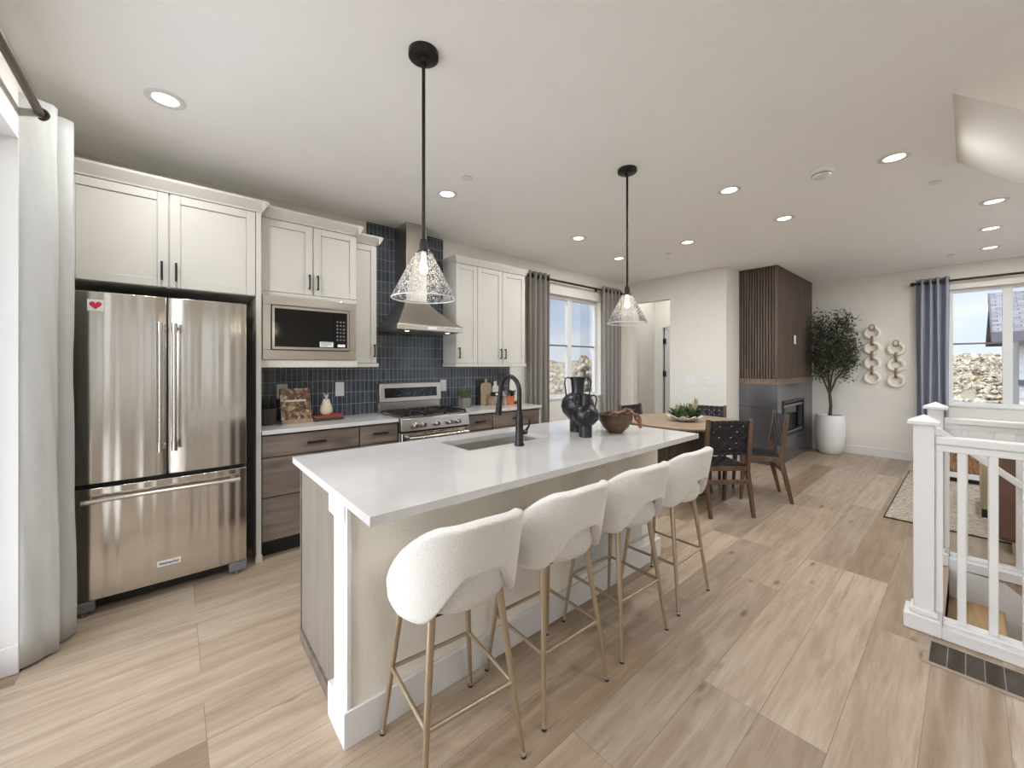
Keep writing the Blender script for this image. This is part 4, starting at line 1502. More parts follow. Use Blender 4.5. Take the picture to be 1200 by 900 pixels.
def downlight(label, first=None):
    c = root('recessed_light', (0, 0, 0), label, 'ceiling light', group='recessed ceiling lights')
    part('trim_ring', MB().lathe([(.057, .0), (.088, .0), (.088, -.003), (.082, -.006), (.062, -.007), (.057, -.004)], (0, 0, 0), 32, cap=False), 'trim', c, local=True)
    part('lens', MB().cyl((0, 0), .0585, -.004, -.001, 32), 'lens', c, local=True)
    return c
def add_lamp(c):
    L = bpy.data.lights.new('downlight_beam', 'AREA')
    L.shape = 'DISK'
    L.size = .112
    L.energy = LAMP_W * (.5 if c.location.y > 6.2 and c.location.x < -3 else 1)
    L.color = (0.97, 0.985, 1.0)
    o = bpy.data.objects.new('downlight_beam', L)
    COL.objects.link(o)
    o.parent = c
    o.location = (0, 0, -.008)
LIGHTS = [(-2.824, -.037, 'recessed ceiling light above the refrigerator'),
          (-2.846, 1.731, 'recessed ceiling light in front of the range hood'),
          (-2.871, 3.46, 'recessed ceiling light above the window end of the kitchen counter'),
          (-3.06, 4.525, 'recessed ceiling light closest to the kitchen window'),
          (-2.136, 4.537, 'recessed ceiling light above the dining table'),
          (-1.278, 3.447, 'recessed ceiling light right of the farther pendant'),
          (-1.174, 4.515, 'recessed ceiling light above the woven dining chairs'),
          (-.334, 3.769, 'largest recessed ceiling light, beside the stair soffit'),
          (.146, 5.439, 'nearest of three recessed lights in a row over the living room'),
          (.152, 6.485, 'middle of three recessed lights in a row over the living room'),
          (.17, 7.539, 'farthest of three recessed lights in a row over the living room'),
          (-.33, 1.75, 'added unseen ceiling light over the floor behind the bar stools'),  # rest of this list: unseen lights, added to brighten the room
          (-.33, -.04, 'added unseen ceiling light over the camera end of the room'),
          (1.6, .6, 'added unseen ceiling light over the far right of the room'),
          (2.2, 5.4, 'added ceiling light over the sofa, out of view'),
          (2.2, 7.3, 'added ceiling light at the living room corner, out of view')]
LIGHTS.append((-3.45, 6.55, 'recessed ceiling light in the hall beyond the opening'))
first = None
for x, y, lb in LIGHTS:
    if first is None:
        first = downlight(lb)
        first.location = (x, y, ZC)
        cur = first
    else:
        cur = copy_tree(first, (x, y, ZC), 0, lb)
for o in [q for q in COL.objects if q.name.startswith('recessed_light')]:
    add_lamp(o)
sd = root('smoke_detector', (-.708, 3.634, ZC - .04), 'round white smoke detector on the ceiling', 'smoke detector')
part('housing', MB().lathe([(0, ZC), (.072, ZC), (.072, ZC - .012), (.062, ZC - .02), (.058, ZC - .036), (.05, ZC - .042), (0, ZC - .042)], (-.708, 3.634, 0), 32), 'white_plastic', sd)
part('sensor_slots', MB().torus((-.708, 3.634, ZC - .028), .059, .004, 'Z', 32, 6), 'grey_plastic', sd)
for x, y, lb in ((-.17, 4.515, 'flat white sprinkler cover between stair soffit and recessed lights'), (-2.511, 4.814, 'flat white sprinkler cover near the dining wall'),
                 (-.148, 7.664, 'flat white sprinkler cover near the far window wall'), (-2.502, 1.695, 'flat white sprinkler cover right of the nearer pendant stem')):
    tag(part('sprinkler_cover', MB().lathe([(0, ZC), (.03, ZC), (.03, ZC - .006), (.042, ZC - .007), (.042, ZC - .010), (0, ZC - .011)], (x, y, 0), 28), 'white_plastic'),
        lb, 'sprinkler', group='sprinkler covers on the ceiling')

# ------------------------------------------------------------------ curtains and rods
def curtain(name, label, axis, u0, u1, v, z0, z1, folds, amp, mat, zrod, phase=0.0, square=0.0, seed=1, rings=None):
    cu = (u0 + u1) / 2
    loc = (v, cu, z0) if axis == 'Y' else (cu, v, z0)
    c = root(name, loc, label, 'curtain')
    r = random.Random(seed)
    nu, nz = folds * 18, 14
    m = MB()
    g = []
    wob = [r.uniform(-.25, .25) for _ in range(folds + 2)]
    for i in range(nu + 1):
        s = i / nu
        row = []
        for j in range(nz + 1):
            q = j / nz
            ph = 2 * math.pi * folds * s + phase + wob[int(s * folds)] * (1 - q) * math.sin(math.pi * ((s * folds) % 1)) ** 2
            wv = math.sin(ph)
            if square:
                wv = math.tanh(square * wv) / math.tanh(square)
            a = amp * (1.0 + .12 * (1 - q) + .05 * math.sin(3 * q + i * .1))
            u = u0 + (u1 - u0) * s + .006 * math.sin(5 * q + s * 9)
            p = v + a * wv
            z = z0 + (z1 - z0) * q
            row.append(m.b.verts.new((p, u, z) if axis == 'Y' else (u, p, z)))
        g.append(row)
    for i in range(nu):
        for j in range(nz):
            m.b.faces.new((g[i][j], g[i + 1][j], g[i + 1][j + 1], g[i][j + 1]))
    part('panel', m, mat, c, ang=180, solid=0.004)
    for k in range(2 * folds + 1):
        s = (k * math.pi - phase) / (2 * math.pi * folds)
        if 0.0 <= s <= 1.0:
            u = u0 + (u1 - u0) * s
            part('grommet', MB().torus((v, u, zrod) if axis == 'Y' else (u, v, zrod), .028, .006, axis, 24, 8), 'bronze', c)
    return c
def rod(label, axis, u0, u1, v, z, r=.016, fin=(True, True), brackets=(), wallv=0.0, mat='bronze'):
    cu = (u0 + u1) / 2
    c = root('curtain_rod', (v, cu, z) if axis == 'Y' else (cu, v, z), label, 'curtain rod')
    def P(u, dv=0, dz=0):
        return (v + dv, u, z + dz) if axis == 'Y' else (u, v + dv, z + dz)
    part('pole', MB().tube([P(u0), P(u1)], r, 14), mat, c)
    for u, on, sg in ((u0, fin[0], -1), (u1, fin[1], 1)):
        if on:
            part('finial', MB().ball(P(u + sg * .02), .03).tube([P(u - sg * .005), P(u + sg * .005)], .018, 14), mat, c)
    for u in brackets:
        part('bracket', MB().tube([P(u), P(u, wallv - v)], .008, 10).tube([P(u, (wallv - v) * .96), P(u, wallv - v)], .03, 16), mat, c)
    return c
rod('dark rod above the kitchen window', 'Y', 3.575, 5.73, -3.845, 2.66, brackets=(4.05, 5.16), wallv=XK)
curtain('curtain', 'grey curtain left of the kitchen window, beside the wall cabinet', 'Y', 3.585, 3.975, -3.845, 0.02, 2.72, 4, .05, 'curtain_grey', 2.66, phase=.6, seed=2)
curtain('curtain', 'grey curtain right of the kitchen window, next to the hall opening', 'Y', 5.215, 5.73, -3.845, 0.02, 2.72, 5, .05, 'curtain_grey', 2.66, phase=.3, seed=3)
rod('dark rod above the far window over the stair railing', 'X', -.525, 3.0, 8.355, 2.652, brackets=(-.44, 1.16), wallv=YB)
curtain('curtain', 'blue grey curtain at the far window behind the white newel posts', 'X', -.505, -.18, 8.355, 0.02, 2.715, 4, .05, 'curtain_blue', 2.652, phase=.2, seed=4)
curtain('curtain', 'blue grey curtain at the right side of the far window, out of view', 'X', .9, 1.4, 8.355, 0.02, 2.715, 5, .05, 'curtain_blue', 2.652, phase=.2, seed=5)
rod('thick bronze rod at the left edge, over the glazed door', 'X', -3.24, -.3, -.498, 2.678, r=.017, brackets=(-1.9, -.6), wallv=YF, fin=(False, True), mat='rod')
def stacked_curtain():
    c = root('curtain', (-3.08, -.5, .015), 'pale grey curtain at the left edge beside the refrigerator', 'curtain')
    key = [(-2.925, -.575), (-2.94, -.535), (-2.962, -.482), (-2.982, -.455), (-3.008, -.458), (-3.03, -.52), (-3.052, -.55), (-3.075, -.52),
           (-3.088, -.445), (-3.115, -.412), (-3.15, -.44), (-3.17, -.53), (-3.195, -.55), (-3.22, -.52), (-3.225, -.46)]
    pts = []
    for i in range(len(key) - 1):
        p0, p1, p2, p3 = (Vector(key[max(0, min(len(key) - 1, i + k))]) for k in (-1, 0, 1, 2))
        for k in range(6):
            t = k / 6
            pts.append(.5 * (2 * p1 + (p2 - p0) * t + (2 * p0 - 5 * p1 + 4 * p2 - p3) * t * t + (3 * p1 - p0 - 3 * p2 + p3) * t ** 3))
    pts.append(Vector(key[-1]))
    m = MB()
    g = []
    nz = 18
    for i, p in enumerate(pts):
        row = []
        for j in range(nz + 1):
            q_ = j / nz
            w1 = .006 * math.sin(q_ * 9 + i * .35) * (1 - q_) + .003 * math.sin(q_ * 21 + i * .8)
            yy = p.y + w1 + (.006 * (1 - q_) if p.y > -.48 else 0)
            row.append(m.b.verts.new((p.x + .012 * (1 - q_) * math.sin(i * .3), max(yy, -.583), .015 + 2.73 * q_)))
        g.append(row)
    for i in range(len(pts) - 1):
        for j in range(nz):
            m.b.faces.new((g[i][j], g[i + 1][j], g[i + 1][j + 1], g[i][j + 1]))
    part('panel', m, 'curtain_light', c, ang=180, solid=0.004)
    for x in (-2.956, -3.022, -3.08, -3.165):
        part('grommet', MB().torus((x, -.498, 2.678), .026, .007, 'X', 24, 8), 'bronze', c)
stacked_curtain()
struct('trim_2', MB().box(DX[0], DX[0] + .012, YF - .118, YF + .002, bb, DX[3]).box(DX[0] + .012, DX[1], YF - .118, YF + .002, DX[3] - .012, DX[3]), 'trim')

# ------------------------------------------------------------------ counter objects, left of range
def twigs(m, x, y, z, n, L, sp, r, seed):
    q = random.Random(seed)
    for i in range(n):
        a = q.uniform(0, 2 * math.pi)
        t = q.uniform(.2, 1) * sp
        d = Vector((math.cos(a) * t, math.sin(a) * t, 1)).normalized() * L * q.uniform(.6, 1)
        m.tube([(x, y, z), (x + d.x * .4, y + d.y * .4, z + d.z * .5), (x + d.x, y + d.y, z + d.z)], [r, r * .8, r * .3], 5)
c = root('potted_dried_plant', (-3.72, .575, .964), 'dark round pot of dark spiky sprigs beside the refrigerator panel', 'potted plant')
part('pot', MB().lathe([(.0, .964), (.045, .964), (.058, .98), (.064, 1.06), (.066, 1.10), (.058, 1.10), (.054, 1.075), (0, 1.07)], (-3.72, .575, 0), 28), 'dark_pot', c)
part('soil', MB().cyl((-3.72, .575), .054, 1.07, 1.082, 24), 'soil', c)
q = random.Random(4)
lm = MB()
for i in range(46):
    a = q.uniform(0, 6.28)
    lm.leaf((-3.72 + .02 * math.cos(a), .575 + .02 * math.sin(a), 1.07), (math.cos(a) * q.uniform(.1, .5), math.sin(a) * q.uniform(.1, .5), 1), (q.uniform(-1, 1), q.uniform(-1, 1), .1), q.uniform(.09, .17), .014)
part('sprigs', lm, 'leaf_dark', c, smooth=False)

def lean(o, loc, tilt):
    pass
# cookbook on a stand: built leaning back
c = root('cookbook', (-3.76, .79, .975), 'cookbook with a food photo cover propped on a stand', 'book')
tilt = R(16)
Mx = Matrix.Translation((-3.70, .785, .9915)) @ Matrix.Rotation(-tilt, 4, 'Y')
def tb(x0, x1, y0, y1, z0, z1):
    m_ = MB().box(x0, x1, y0, y1, z0, z1)
    m_.b.transform(Mx)
    return m_
part('cover', tb(-.005, 0, -.115, .115, 0, .27), 'cover', c)
part('pages', tb(-.028, -.005, -.11, .112, .004, .266), 'paper', c)
part('back_cover', tb(-.032, -.028, -.115, .115, 0, .27), 'book_dark', c)
part('title_band', tb(0, .0006, -.08, .08, .155, .17), 'paper', c, label='pale band across the cover')
c = root('book_stand', (-3.72, .79, .964), 'low wooden stand holding the propped cookbook', 'book stand')
part('ledge', MB().box(-3.745, -3.66, .67, .90, .964, .981), 'board_wood', c, bevel=.003)
part('lip', MB().box(-3.672, -3.66, .67, .90, .981, .997), 'board_wood', c, bevel=.002)
bk = MB().box(-.046, -.034, -.09, .09, 0, .22)
bk.b.transform(Mx)
part('back_support', bk, 'board_wood', c)
def book(name, x0, x1, y0, y1, z0, z1, mat, label):
    c = root(name, ((x0 + x1) / 2, (y0 + y1) / 2, z0), label, 'book', group='stacked books under the pear ornament')
    part('cover', MB().box(x0, x1, y0, y1, z0, z0 + .003).box(x0, x1, y0, y1, z1 - .003, z1).box(x1 - .003, x1, y0, y1, z0 + .003, z1 - .003), mat, c)
    part('pages', MB().box(x0 + .003, x1 - .004, y0 + .004, y1 - .004, z0 + .003, z1 - .003), 'paper', c)
book('book', -3.82, -3.66, .915, 1.155, .964, .988, 'book_dark', 'dark bound book at the bottom of the counter stack')
book('book', -3.81, -3.665, .925, 1.145, .988, 1.012, 'book_red', 'red bound book on top of the counter stack')
c = root('pear_ornament', (-3.73, 1.025, 1.012), 'cream pear shaped ceramic with leaf top on the stacked books', 'ornament')
part('body', MB().lathe([(0, 1.012), (.032, 1.012), (.048, 1.03), (.052, 1.055), (.046, 1.085), (.034, 1.115), (.028, 1.14), (.022, 1.15), (0, 1.152)], (-3.73, 1.025, 0), 28), 'cream_ceramic', c)
lm = MB()
for a, t in ((.3, .5), (2.2, .55), (4.0, .4)):
    lm.leaf((-3.73, 1.025, 1.148), (math.cos(a) * t, math.sin(a) * t, 1), (0, 0, 1), .06, .024)
part('leaf_top', lm, 'white_ceramic', c, solid=.003, smooth=False)

# ------------------------------------------------------------------ counter objects, right of range
c = root('succulent_planter', (-3.78, 2.53, .964), 'small square grey planter of green leaves right of the range', 'potted plant')
part('pot', MB().box(-3.83, -3.73, 2.475, 2.585, .964, 1.075), 'grey_pot', c, bevel=.006)
lm = MB()
q = random.Random(9)
for i in range(60):
    a = q.uniform(0, 6.28)
    t = q.uniform(.1, 1.1)
    lm.leaf((-3.78 + .02 * math.cos(a), 2.53 + .02 * math.sin(a), 1.07), (math.cos(a) * t, math.sin(a) * t, .9), (0, 0, 1), q.uniform(.09, .16), .018)
part('leaves', lm, 'leaf_green', c, smooth=False)
c = root('black_tray', (-3.9, 2.86, .964), 'dark rectangular tray leaning upright against the tile', 'tray')
tm = MB().box(-3.915, -3.90, 2.80, 2.965, .964, 1.27)
tm.box(-3.90, -3.892, 2.80, 2.815, .964, 1.27).box(-3.90, -3.892, 2.95, 2.965, .964, 1.27).box(-3.90, -3.892, 2.815, 2.95, .964, .979).box(-3.90, -3.892, 2.815, 2.95, 1.255, 1.27)
part('tray_body', tm, 'dark_pot', c)
def cut_board(name, y, w, z1, x, label, mat):
    c = root(name, (x, y, .964), label, 'cutting board')
    poly = []
    hw = w / 2
    r_ = .04
    for cx_, cz, a0 in ((y + hw - r_, z1 - r_, 0), (y - hw + r_, z1 - r_, 90)):
        for i in range(7):
            a = R(a0 + 15 * i)
            poly.append((cx_ + r_ * math.cos(a), cz + r_ * math.sin(a)))
    poly += [(y - hw, .964), (y + hw, .964)]
    part('board', MB().prism(poly, 'X', x - .009, x + .009), mat, c, bevel=.003)
    part('board_grip', MB().box(x - .008, x + .008, y - .022, y + .022, z1 - .01, z1 + .05), mat, c, bevel=.006)
cut_board('cutting_board', 2.90, .16, 1.235, -3.865, 'tall pale wooden cutting board leaning behind the counter stand', 'board_wood')
cut_board('cutting_board', 3.055, .10, 1.20, -3.875, 'smaller whitish cutting board next to the utensil crock', 'wood_ring')
c = root('counter_stand', (-3.78, 2.99, .964), 'small wooden riser stand in front of the cutting boards', 'stand')
part('top', MB().box(-3.84, -3.73, 2.90, 3.09, 1.055, 1.07), 'board_wood', c, bevel=.003)
for y in (2.915, 3.06):
    part('leg', MB().box(-3.83, -3.74, y, y + .016, .964, 1.055), 'board_wood', c)
c = root('black_tin', (-3.78, 3.0, 1.07), 'small black and white box on the wooden riser', 'box')
part('tin', MB().box(-3.82, -3.745, 2.94, 3.06, 1.0705, 1.12), 'black', c, bevel=.003)
part('tin_label', MB().box(-3.7452, -3.744, 2.96, 3.04, 1.085, 1.108), 'white_plastic', c)
def utensil_jar(x, y, label, mat, seed):
    c = root('utensil_crock', (x, y, .964), label, 'utensil crock')
    part('jar', MB().lathe([(0, .964), (.04, .964), (.045, .98), (.045, 1.12), (.04, 1.12), (.038, .99), (0, .985)], (x, y, 0), 24), mat, c)
    q = random.Random(seed)
    for i in range(3):
        a = i * 2.1 + seed
        ex, ey = x + .045 * math.cos(a), y + .06 * math.sin(a)
        part('utensil', MB().tube([(x + .01 * math.cos(a), y + .01 * math.sin(a), .99), (ex, ey, 1.27)], .005, 8).ball((ex, ey, 1.31), .03, .3, .7, 1.2), 'black', c)
utensil_jar(-3.83, 3.185, 'pale crock of black kitchen utensils between board and window curtain', 'wood_ring', 1)
c = root('terracotta_plant', (-3.655, 3.115, .964), 'terracotta pot with a dark leafy plant behind the faucet', 'potted plant')
part('pot', MB().lathe([(0, .964), (.042, .964), (.055, 1.05), (.06, 1.05), (.06, 1.075), (.05, 1.075), (.045, 1.055), (0, 1.05)], (-3.655, 3.115, 0), 26), 'terracotta', c)
lm = MB()
q = random.Random(12)
for i in range(150):
    a, b_ = q.uniform(0, 6.28), q.uniform(-.1, 1)
    rr = q.uniform(.01, .055)
    lm.leaf((-3.655 + rr * math.cos(a), 3.115 + rr * math.sin(a), 1.07 + q.uniform(0, .06)), (math.cos(a), math.sin(a), b_), (0, 0, 1), q.uniform(.025, .05), .022)
part('leaves', lm, 'leaf_dark', c, smooth=False)
c = root('wooden_bowl_stack', (-3.72, 3.27, .964), 'small low wooden dish at the window end of the counter', 'dish')
part('dish', MB().lathe([(0, .964), (.03, .964), (.055, 1.0), (.05, 1.0), (.028, .975), (0, .972)], (-3.72, 3.27, 0), 24), 'bead_wood', c)

# ------------------------------------------------------------------ island decor
def vase(x, y, prof, handles, label):
    c = root('black_vase', (x, y, .964), label, 'vase')
    part('body', MB().lathe([(r, z + .964) for r, z in prof], (x, y, 0), 44), 'black_ceramic', c, ang=50)
    vx, vy = .652, .758
    for sg in (-1, 1):
        part('handle', MB().tube([(x + sg * vx * r, y + sg * vy * r, .964 + z) for r, z in handles], .0055, 10), 'black_ceramic', c)
vase(-1.877, 2.252, [(0, 0), (.058, 0), (.058, .085), (.075, .10), (.108, .135), (.122, .185), (.113, .232), (.085, .268), (.046, .285), (.043, .30), (.055, .40), (.050, .40), (.038, .30), (0, .29)],
     [(.05, .385), (.07, .398), (.09, .388), (.097, .36), (.088, .30), (.086, .262)], 'taller black two-handled vase standing behind the shorter one')
vase(-1.697, 2.118, [(0, 0), (.044, 0), (.044, .078), (.06, .09), (.083, .115), (.089, .15), (.083, .18), (.062, .205), (.037, .215), (.037, .288), (.033, .288), (.031, .22), (0, .215)],
     [(.036, .275), (.055, .284), (.071, .272), (.074, .245), (.068, .215), (.064, .198)], 'shorter black two-handled vase in front on the island')
c = root('wooden_bowl', (-1.665, 2.42, .964), 'dark burnished wooden bowl on the island beside the vases', 'bowl')
part('bowl', MB().lathe([(0, .964), (.05, .964), (.055, .972), (.09, 1.005), (.115, 1.05), (.124, 1.10), (.118, 1.10), (.106, 1.055), (.08, 1.015), (.04, .985), (0, .982)], (-1.665, 2.42, 0), 44), 'bowl_wood', c)
c = root('wooden_chain', (-1.60, 2.50, 1.0), 'reddish wooden chain draped over the rim of the bowl', 'decor chain')
pts = [(-1.71, 2.40, 1.07), (-1.665, 2.44, 1.10), (-1.625, 2.475, 1.118), (-1.59, 2.505, 1.112), (-1.562, 2.528, 1.085), (-1.548, 2.54, 1.05), (-1.545, 2.546, 1.015)]
for i in range(len(pts) - 1):
    a, b_ = Vector(pts[i]), Vector(pts[i + 1])
    d = (b_ - a).normalized()
    mid = (a + b_) / 2
    sd_ = d.cross(Vector((0, 0, 1))).normalized() if i % 2 else d.cross(d.cross(Vector((0, 0, 1)))).normalized()
    loop = [mid + d * .033 * math.cos(t) + sd_ * .016 * math.sin(t) for t in [2 * math.pi * k / 16 for k in range(16)]]
    part('link', MB().tube(loop, .0075, 8, closed=True), 'bead_wood', c)

# ------------------------------------------------------------------ dining table and chairs
TX, TY = -2.2, 4.57
c = root('dining_table', (TX, TY, 0), 'round oak dining table on a dark fluted drum pedestal', 'table')
part('tabletop', MB().lathe([(0, .762), (.62, .762), (.645, .768), (.655, .782), (.655, .793), (.648, .80), (0, .80)], (TX, TY, 0), 72), 'table_wood', c)
part('pedestal', MB().cyl((TX, TY), .285, .03, .762, 48), 'pedestal', c)
fl = MB()
for k in range(60):
    a = 2 * math.pi * k / 60
    fl.tube([(TX + .287 * math.cos(a), TY + .287 * math.sin(a), .03), (TX + .287 * math.cos(a), TY + .287 * math.sin(a), .75)], .0125, 7)
part('fluting', fl, 'pedestal', c)
part('plinth', MB().cyl((TX, TY), .31, 0, .03, 48), 'pedestal', c)

def woven(m, o, u, v, n, W, Hh, nu, nv, t=.0035, gap=.14):
    """basket weave of flat straps: o corner, u and v unit vectors, n normal"""
    o, u, v, n = Vector(o), Vector(u), Vector(v), Vector(n)
    wu, wv = W / nu, Hh / nv
    def strap(along, across, L, wd, pos, k0, cells):
        S_ = cells * 4
        prev = None
        for i in range(S_ + 1):
            s = i / S_
            off = .0042 * math.sin(math.pi * (s * cells + .5 + k0)) if True else 0
            c0 = o + along * (L * s) + across * (pos - wd / 2) + n * off
            c1 = o + along * (L * s) + across * (pos + wd / 2) + n * off
            ring = [m.b.verts.new(c0 + n * t / 2), m.b.verts.new(c1 + n * t / 2), m.b.verts.new(c1 - n * t / 2), m.b.verts.new(c0 - n * t / 2)]
            if prev:
                for q in range(4):
                    m.b.faces.new((prev[q], prev[(q + 1) % 4], ring[(q + 1) % 4], ring[q]))
            else:
                m.b.faces.new(ring)
            prev = ring
        m.b.faces.new(list(reversed(prev)))
    for i in range(nu):
        strap(v, u, Hh, wu * (1 - gap), wu * (i + .5), i, nv)
    for j in range(nv):
        strap(u, v, W, wv * (1 - gap), wv * (j + .5), j + 1, nu)

def make_chair(label):
    c = root('dining_chair', (0, 0, 0), label, 'dining chair', group='woven dining chairs round the table')
    hw = .212
    def prismX(poly, x, t=.032):
        return MB().prism(poly, 'X', x - t / 2, x + t / 2)
    for s in (-1, 1):
        x = s * hw
        part('rear_leg', prismX([(-.012, 0), (.018, 0), (.118, .40), (.122, .50), (.062, .93), (.03, .93), (.07, .50), (.072, .42)], x), 'walnut', c, local=True, bevel=.005)
        part('front_leg', prismX([(.462, 0), (.486, 0), (.475, .43), (.472, .475), (.42, .475), (.425, .43)], x), 'walnut', c, local=True, bevel=.005)
        part('side_rail', prismX([(.09, .425), (.45, .43), (.45, .48), (.09, .475)], x, .026), 'walnut', c, local=True, bevel=.004)
    part('front_rail', MB().box(-hw, hw, .43, .455, .43, .478), 'walnut', c, local=True, bevel=.004)
    part('rear_rail', MB().box(-hw, hw, .085, .11, .425, .47), 'walnut', c, local=True, bevel=.004)
    part('stretcher', MB().box(-hw, hw, .055, .078, .305, .345), 'walnut', c, local=True, bevel=.004)
    part('top_rail', MB().box(-hw, hw, .043, .063, .89, .912), 'walnut', c, local=True, bevel=.004)
    part('lower_back_rail', MB().box(-hw, hw, .078, .098, .585, .605), 'walnut', c, local=True, bevel=.004)
    m = MB()
    v = Vector((0, -.038, .33)).normalized()
    woven(m, (-hw + .006, .093, .585), (1, 0, 0), v, (0, .99, .11), 2 * hw - .012, .335, 7, 6)
    wu = (2 * hw - .012) / 7
    for i in range(7):
        xa = -hw + .006 + wu * (i + .5)
        for (ya, yb, za, zb_) in ((.040, .066, .887, .915), (.075, .101, .582, .608)):
            m.box(xa - wu * .42, xa + wu * .42, ya, yb, za, zb_)
    part('backrest', m, 'leather_black', c, local=True, smooth=False)
    m = MB()
    woven(m, (-hw + .006, .09, .478), (1, 0, 0), (0, 1, 0), (0, 0, 1), 2 * hw - .012, .375, 7, 6)
    part('seat', m, 'leather_black', c, local=True, smooth=False)
    return c
def face_rot(dx, dy):
    return math.atan2(-dx, dy)
ch = make_chair('woven black leather dining chair with its back to the camera')
ch.location = (-1.455, 4.005, 0)
ch.rotation_euler = (0, 0, face_rot(-.80, .60))
copy_tree(ch, (-1.305, 5.08, 0), face_rot(-.86, -.50), 'woven leather dining chair seen from its side, in front of the fireplace')
copy_tree(ch, (-2.27, 5.40, 0), face_rot(.22, -.975), 'woven leather dining chair behind the leaf bowl, by the switch wall')
copy_tree(ch, (-3.02, 4.66, 0), face_rot(1, -.08), 'woven leather dining chair behind the wooden bowl, by the window')

c = root('plant_dish', (-2.16, 4.52, .80), 'scalloped white dish of succulents on the dining table', 'planter')
m = MB()
seg = 72
rings = []
for r_, z in ((0.0, .80), (.07, .80), (.09, .806), (.15, .835), (.185, .86), (.178, .862), (.14, .842), (.08, .815), (0.0, .812)):
    rg = []
    for k in range(seg):
        a = 2 * math.pi * k / seg
        f_ = 1 + (.08 * math.sin(9 * a) * max(0, r_ - .08) / .1)
        rg.append(m.b.verts.new((-2.16 + r_ * f_ * math.cos(a), 4.52 + r_ * f_ * math.sin(a), z + (.012 * math.sin(9 * a) if r_ > .13 else 0))))
    rings.append(rg)
for i in range(len(rings) - 1):
    for k in range(seg):
        m.b.faces.new((rings[i][k], rings[i][(k + 1) % seg], rings[i + 1][(k + 1) % seg], rings[i + 1][k]))
bmesh.ops.remove_doubles(m.b, verts=m.b.verts[:], dist=1e-5)
part('dish', m, 'white_ceramic', c, ang=60)
part('soil', MB().lathe([(0, .83), (.12, .83), (.12, .836), (0, .842)], (-2.16, 4.52, 0), 32), 'soil', c)
q = random.Random(21)
for kx, ky, mat, n_, L_, W_ in ((-.06, -.05, 'leaf_green', 40, .13, .024), (.05, .04, 'leaf_green', 46, .14, .026), (.0, -.0, 'leaf_green', 36, .16, .022),
                                (.09, .09, 'leaf_dark', 34, .12, .028), (-.09, -.02, 'leaf_dark', 34, .12, .026), (.02, -.08, 'leaf_green', 30, .10, .024), (.07, .12, 'leaf_pale', 12, .19, .022), (-.05, -.08, 'leaf_pale', 8, .14, .018)):
    lm = MB()
    for i in range(n_):
        a = q.uniform(0, 6.28)
        t = q.uniform(.1, 1.3) if mat != 'leaf_pale' else q.uniform(0, .3)
        lm.leaf((-2.16 + kx, 4.52 + ky, .838), (math.cos(a) * t, math.sin(a) * t, q.uniform(.5, 1)), (0, 0, 1), 1.25 * L_ * q.uniform(.7, 1.1), W_ * 1.5)
    part('succulent', lm, mat, c, smooth=False)

# ------------------------------------------------------------------ fireplace
def fireplace():
    x0, x1, y0, y1 = -2.281, -1.78, 6.53, YB - .002
    c = root('fireplace', (-2.03, 7.49, 0), 'floor to ceiling fireplace with dark wood slats over grey steel panels', 'fireplace')
    fy0, fy1, fz0, fz1 = 6.80, 7.86, .40, .895
    b_ = MB()
    b_.box(x0, x1, y0, fy0, 0, 1.165).box(x0, x1, fy1, y1, 0, 1.165)
    b_.box(x0, x1, fy0, fy1, 0, fz0).box(x0, x1, fy0, fy1, fz1, 1.165)
    b_.box(x0, x0 + .05, fy0, fy1, fz0, fz1)
    part('steel_surround', b_, 'fireplace_metal', c, smooth=False)
    sm_ = MB()
    for z in (.475, .838):
        sm_.box(x0, x1 + .0012, y0 - .0012, y0 + .01, z - .002, z + .002)
    sm_.box(x1 - .01, x1 + .0012, y0, y1, .30, .304)
    part('panel_seams', sm_, 'dark', c)
    fr = MB()
    fr.box(x1 - .01, x1 + .012, fy0 - .03, fy1 + .03, fz1 - .012, fz1 + .025).box(x1 - .01, x1 + .012, fy0 - .03, fy1 + .03, fz0 - .025, fz0 + .012)
    fr.box(x1 - .01, x1 + .012, fy0 - .03, fy0 + .012, fz0, fz1).box(x1 - .01, x1 + .012, fy1 - .012, fy1 + .03, fz0, fz1)
    f_ = part('firebox_frame', fr, 'black', c, bevel=.003)
    part('firebox_trim', MB().box(x1 - .03, x1 - .004, fy0 + .012, fy1 - .012, fz1 - .08, fz1 - .045).box(x1 - .03, x1 - .004, fy0 + .012, fy1 - .012, fz0 + .02, fz0 + .04), 'grey_plastic', f_)
    part('firebox_glass', MB().box(x1 - .05, x1 - .04, fy0, fy1, fz0, fz1), 'black_glass', c)
    part('mantel_band', MB().box(x0, x1 + .012, y0 - .012, y1, 1.165, 1.25), 'mantel_wood', c, bevel=.003)
    part('slat_backing', MB().box(x0, x1 - .014, y0 + .014, y1, 1.25, ZC - .001), 'slat_back', c)
    n_ = 13
    for i in range(n_):
        p = (x1 - x0 - .03) / n_
        a = x0 + p * i
        part('slat', MB().box(a, a + p * .58, y0, y0 + .014, 1.25, ZC - .001), 'slat', c)
    n_ = 46
    for i in range(n_):
        p = (y1 - y0 - .03) / n_
        a = y0 + .03 + p * i
        part('slat', MB().box(x1 - .014, x1, a, a + p * .6, 1.25, ZC - .001), 'slat', c)
    part('corner_post', MB().box(x1 - .034, x1 + .002, y0 - .002, y0 + .034, 1.25, ZC - .001), 'slat', c)
fireplace()

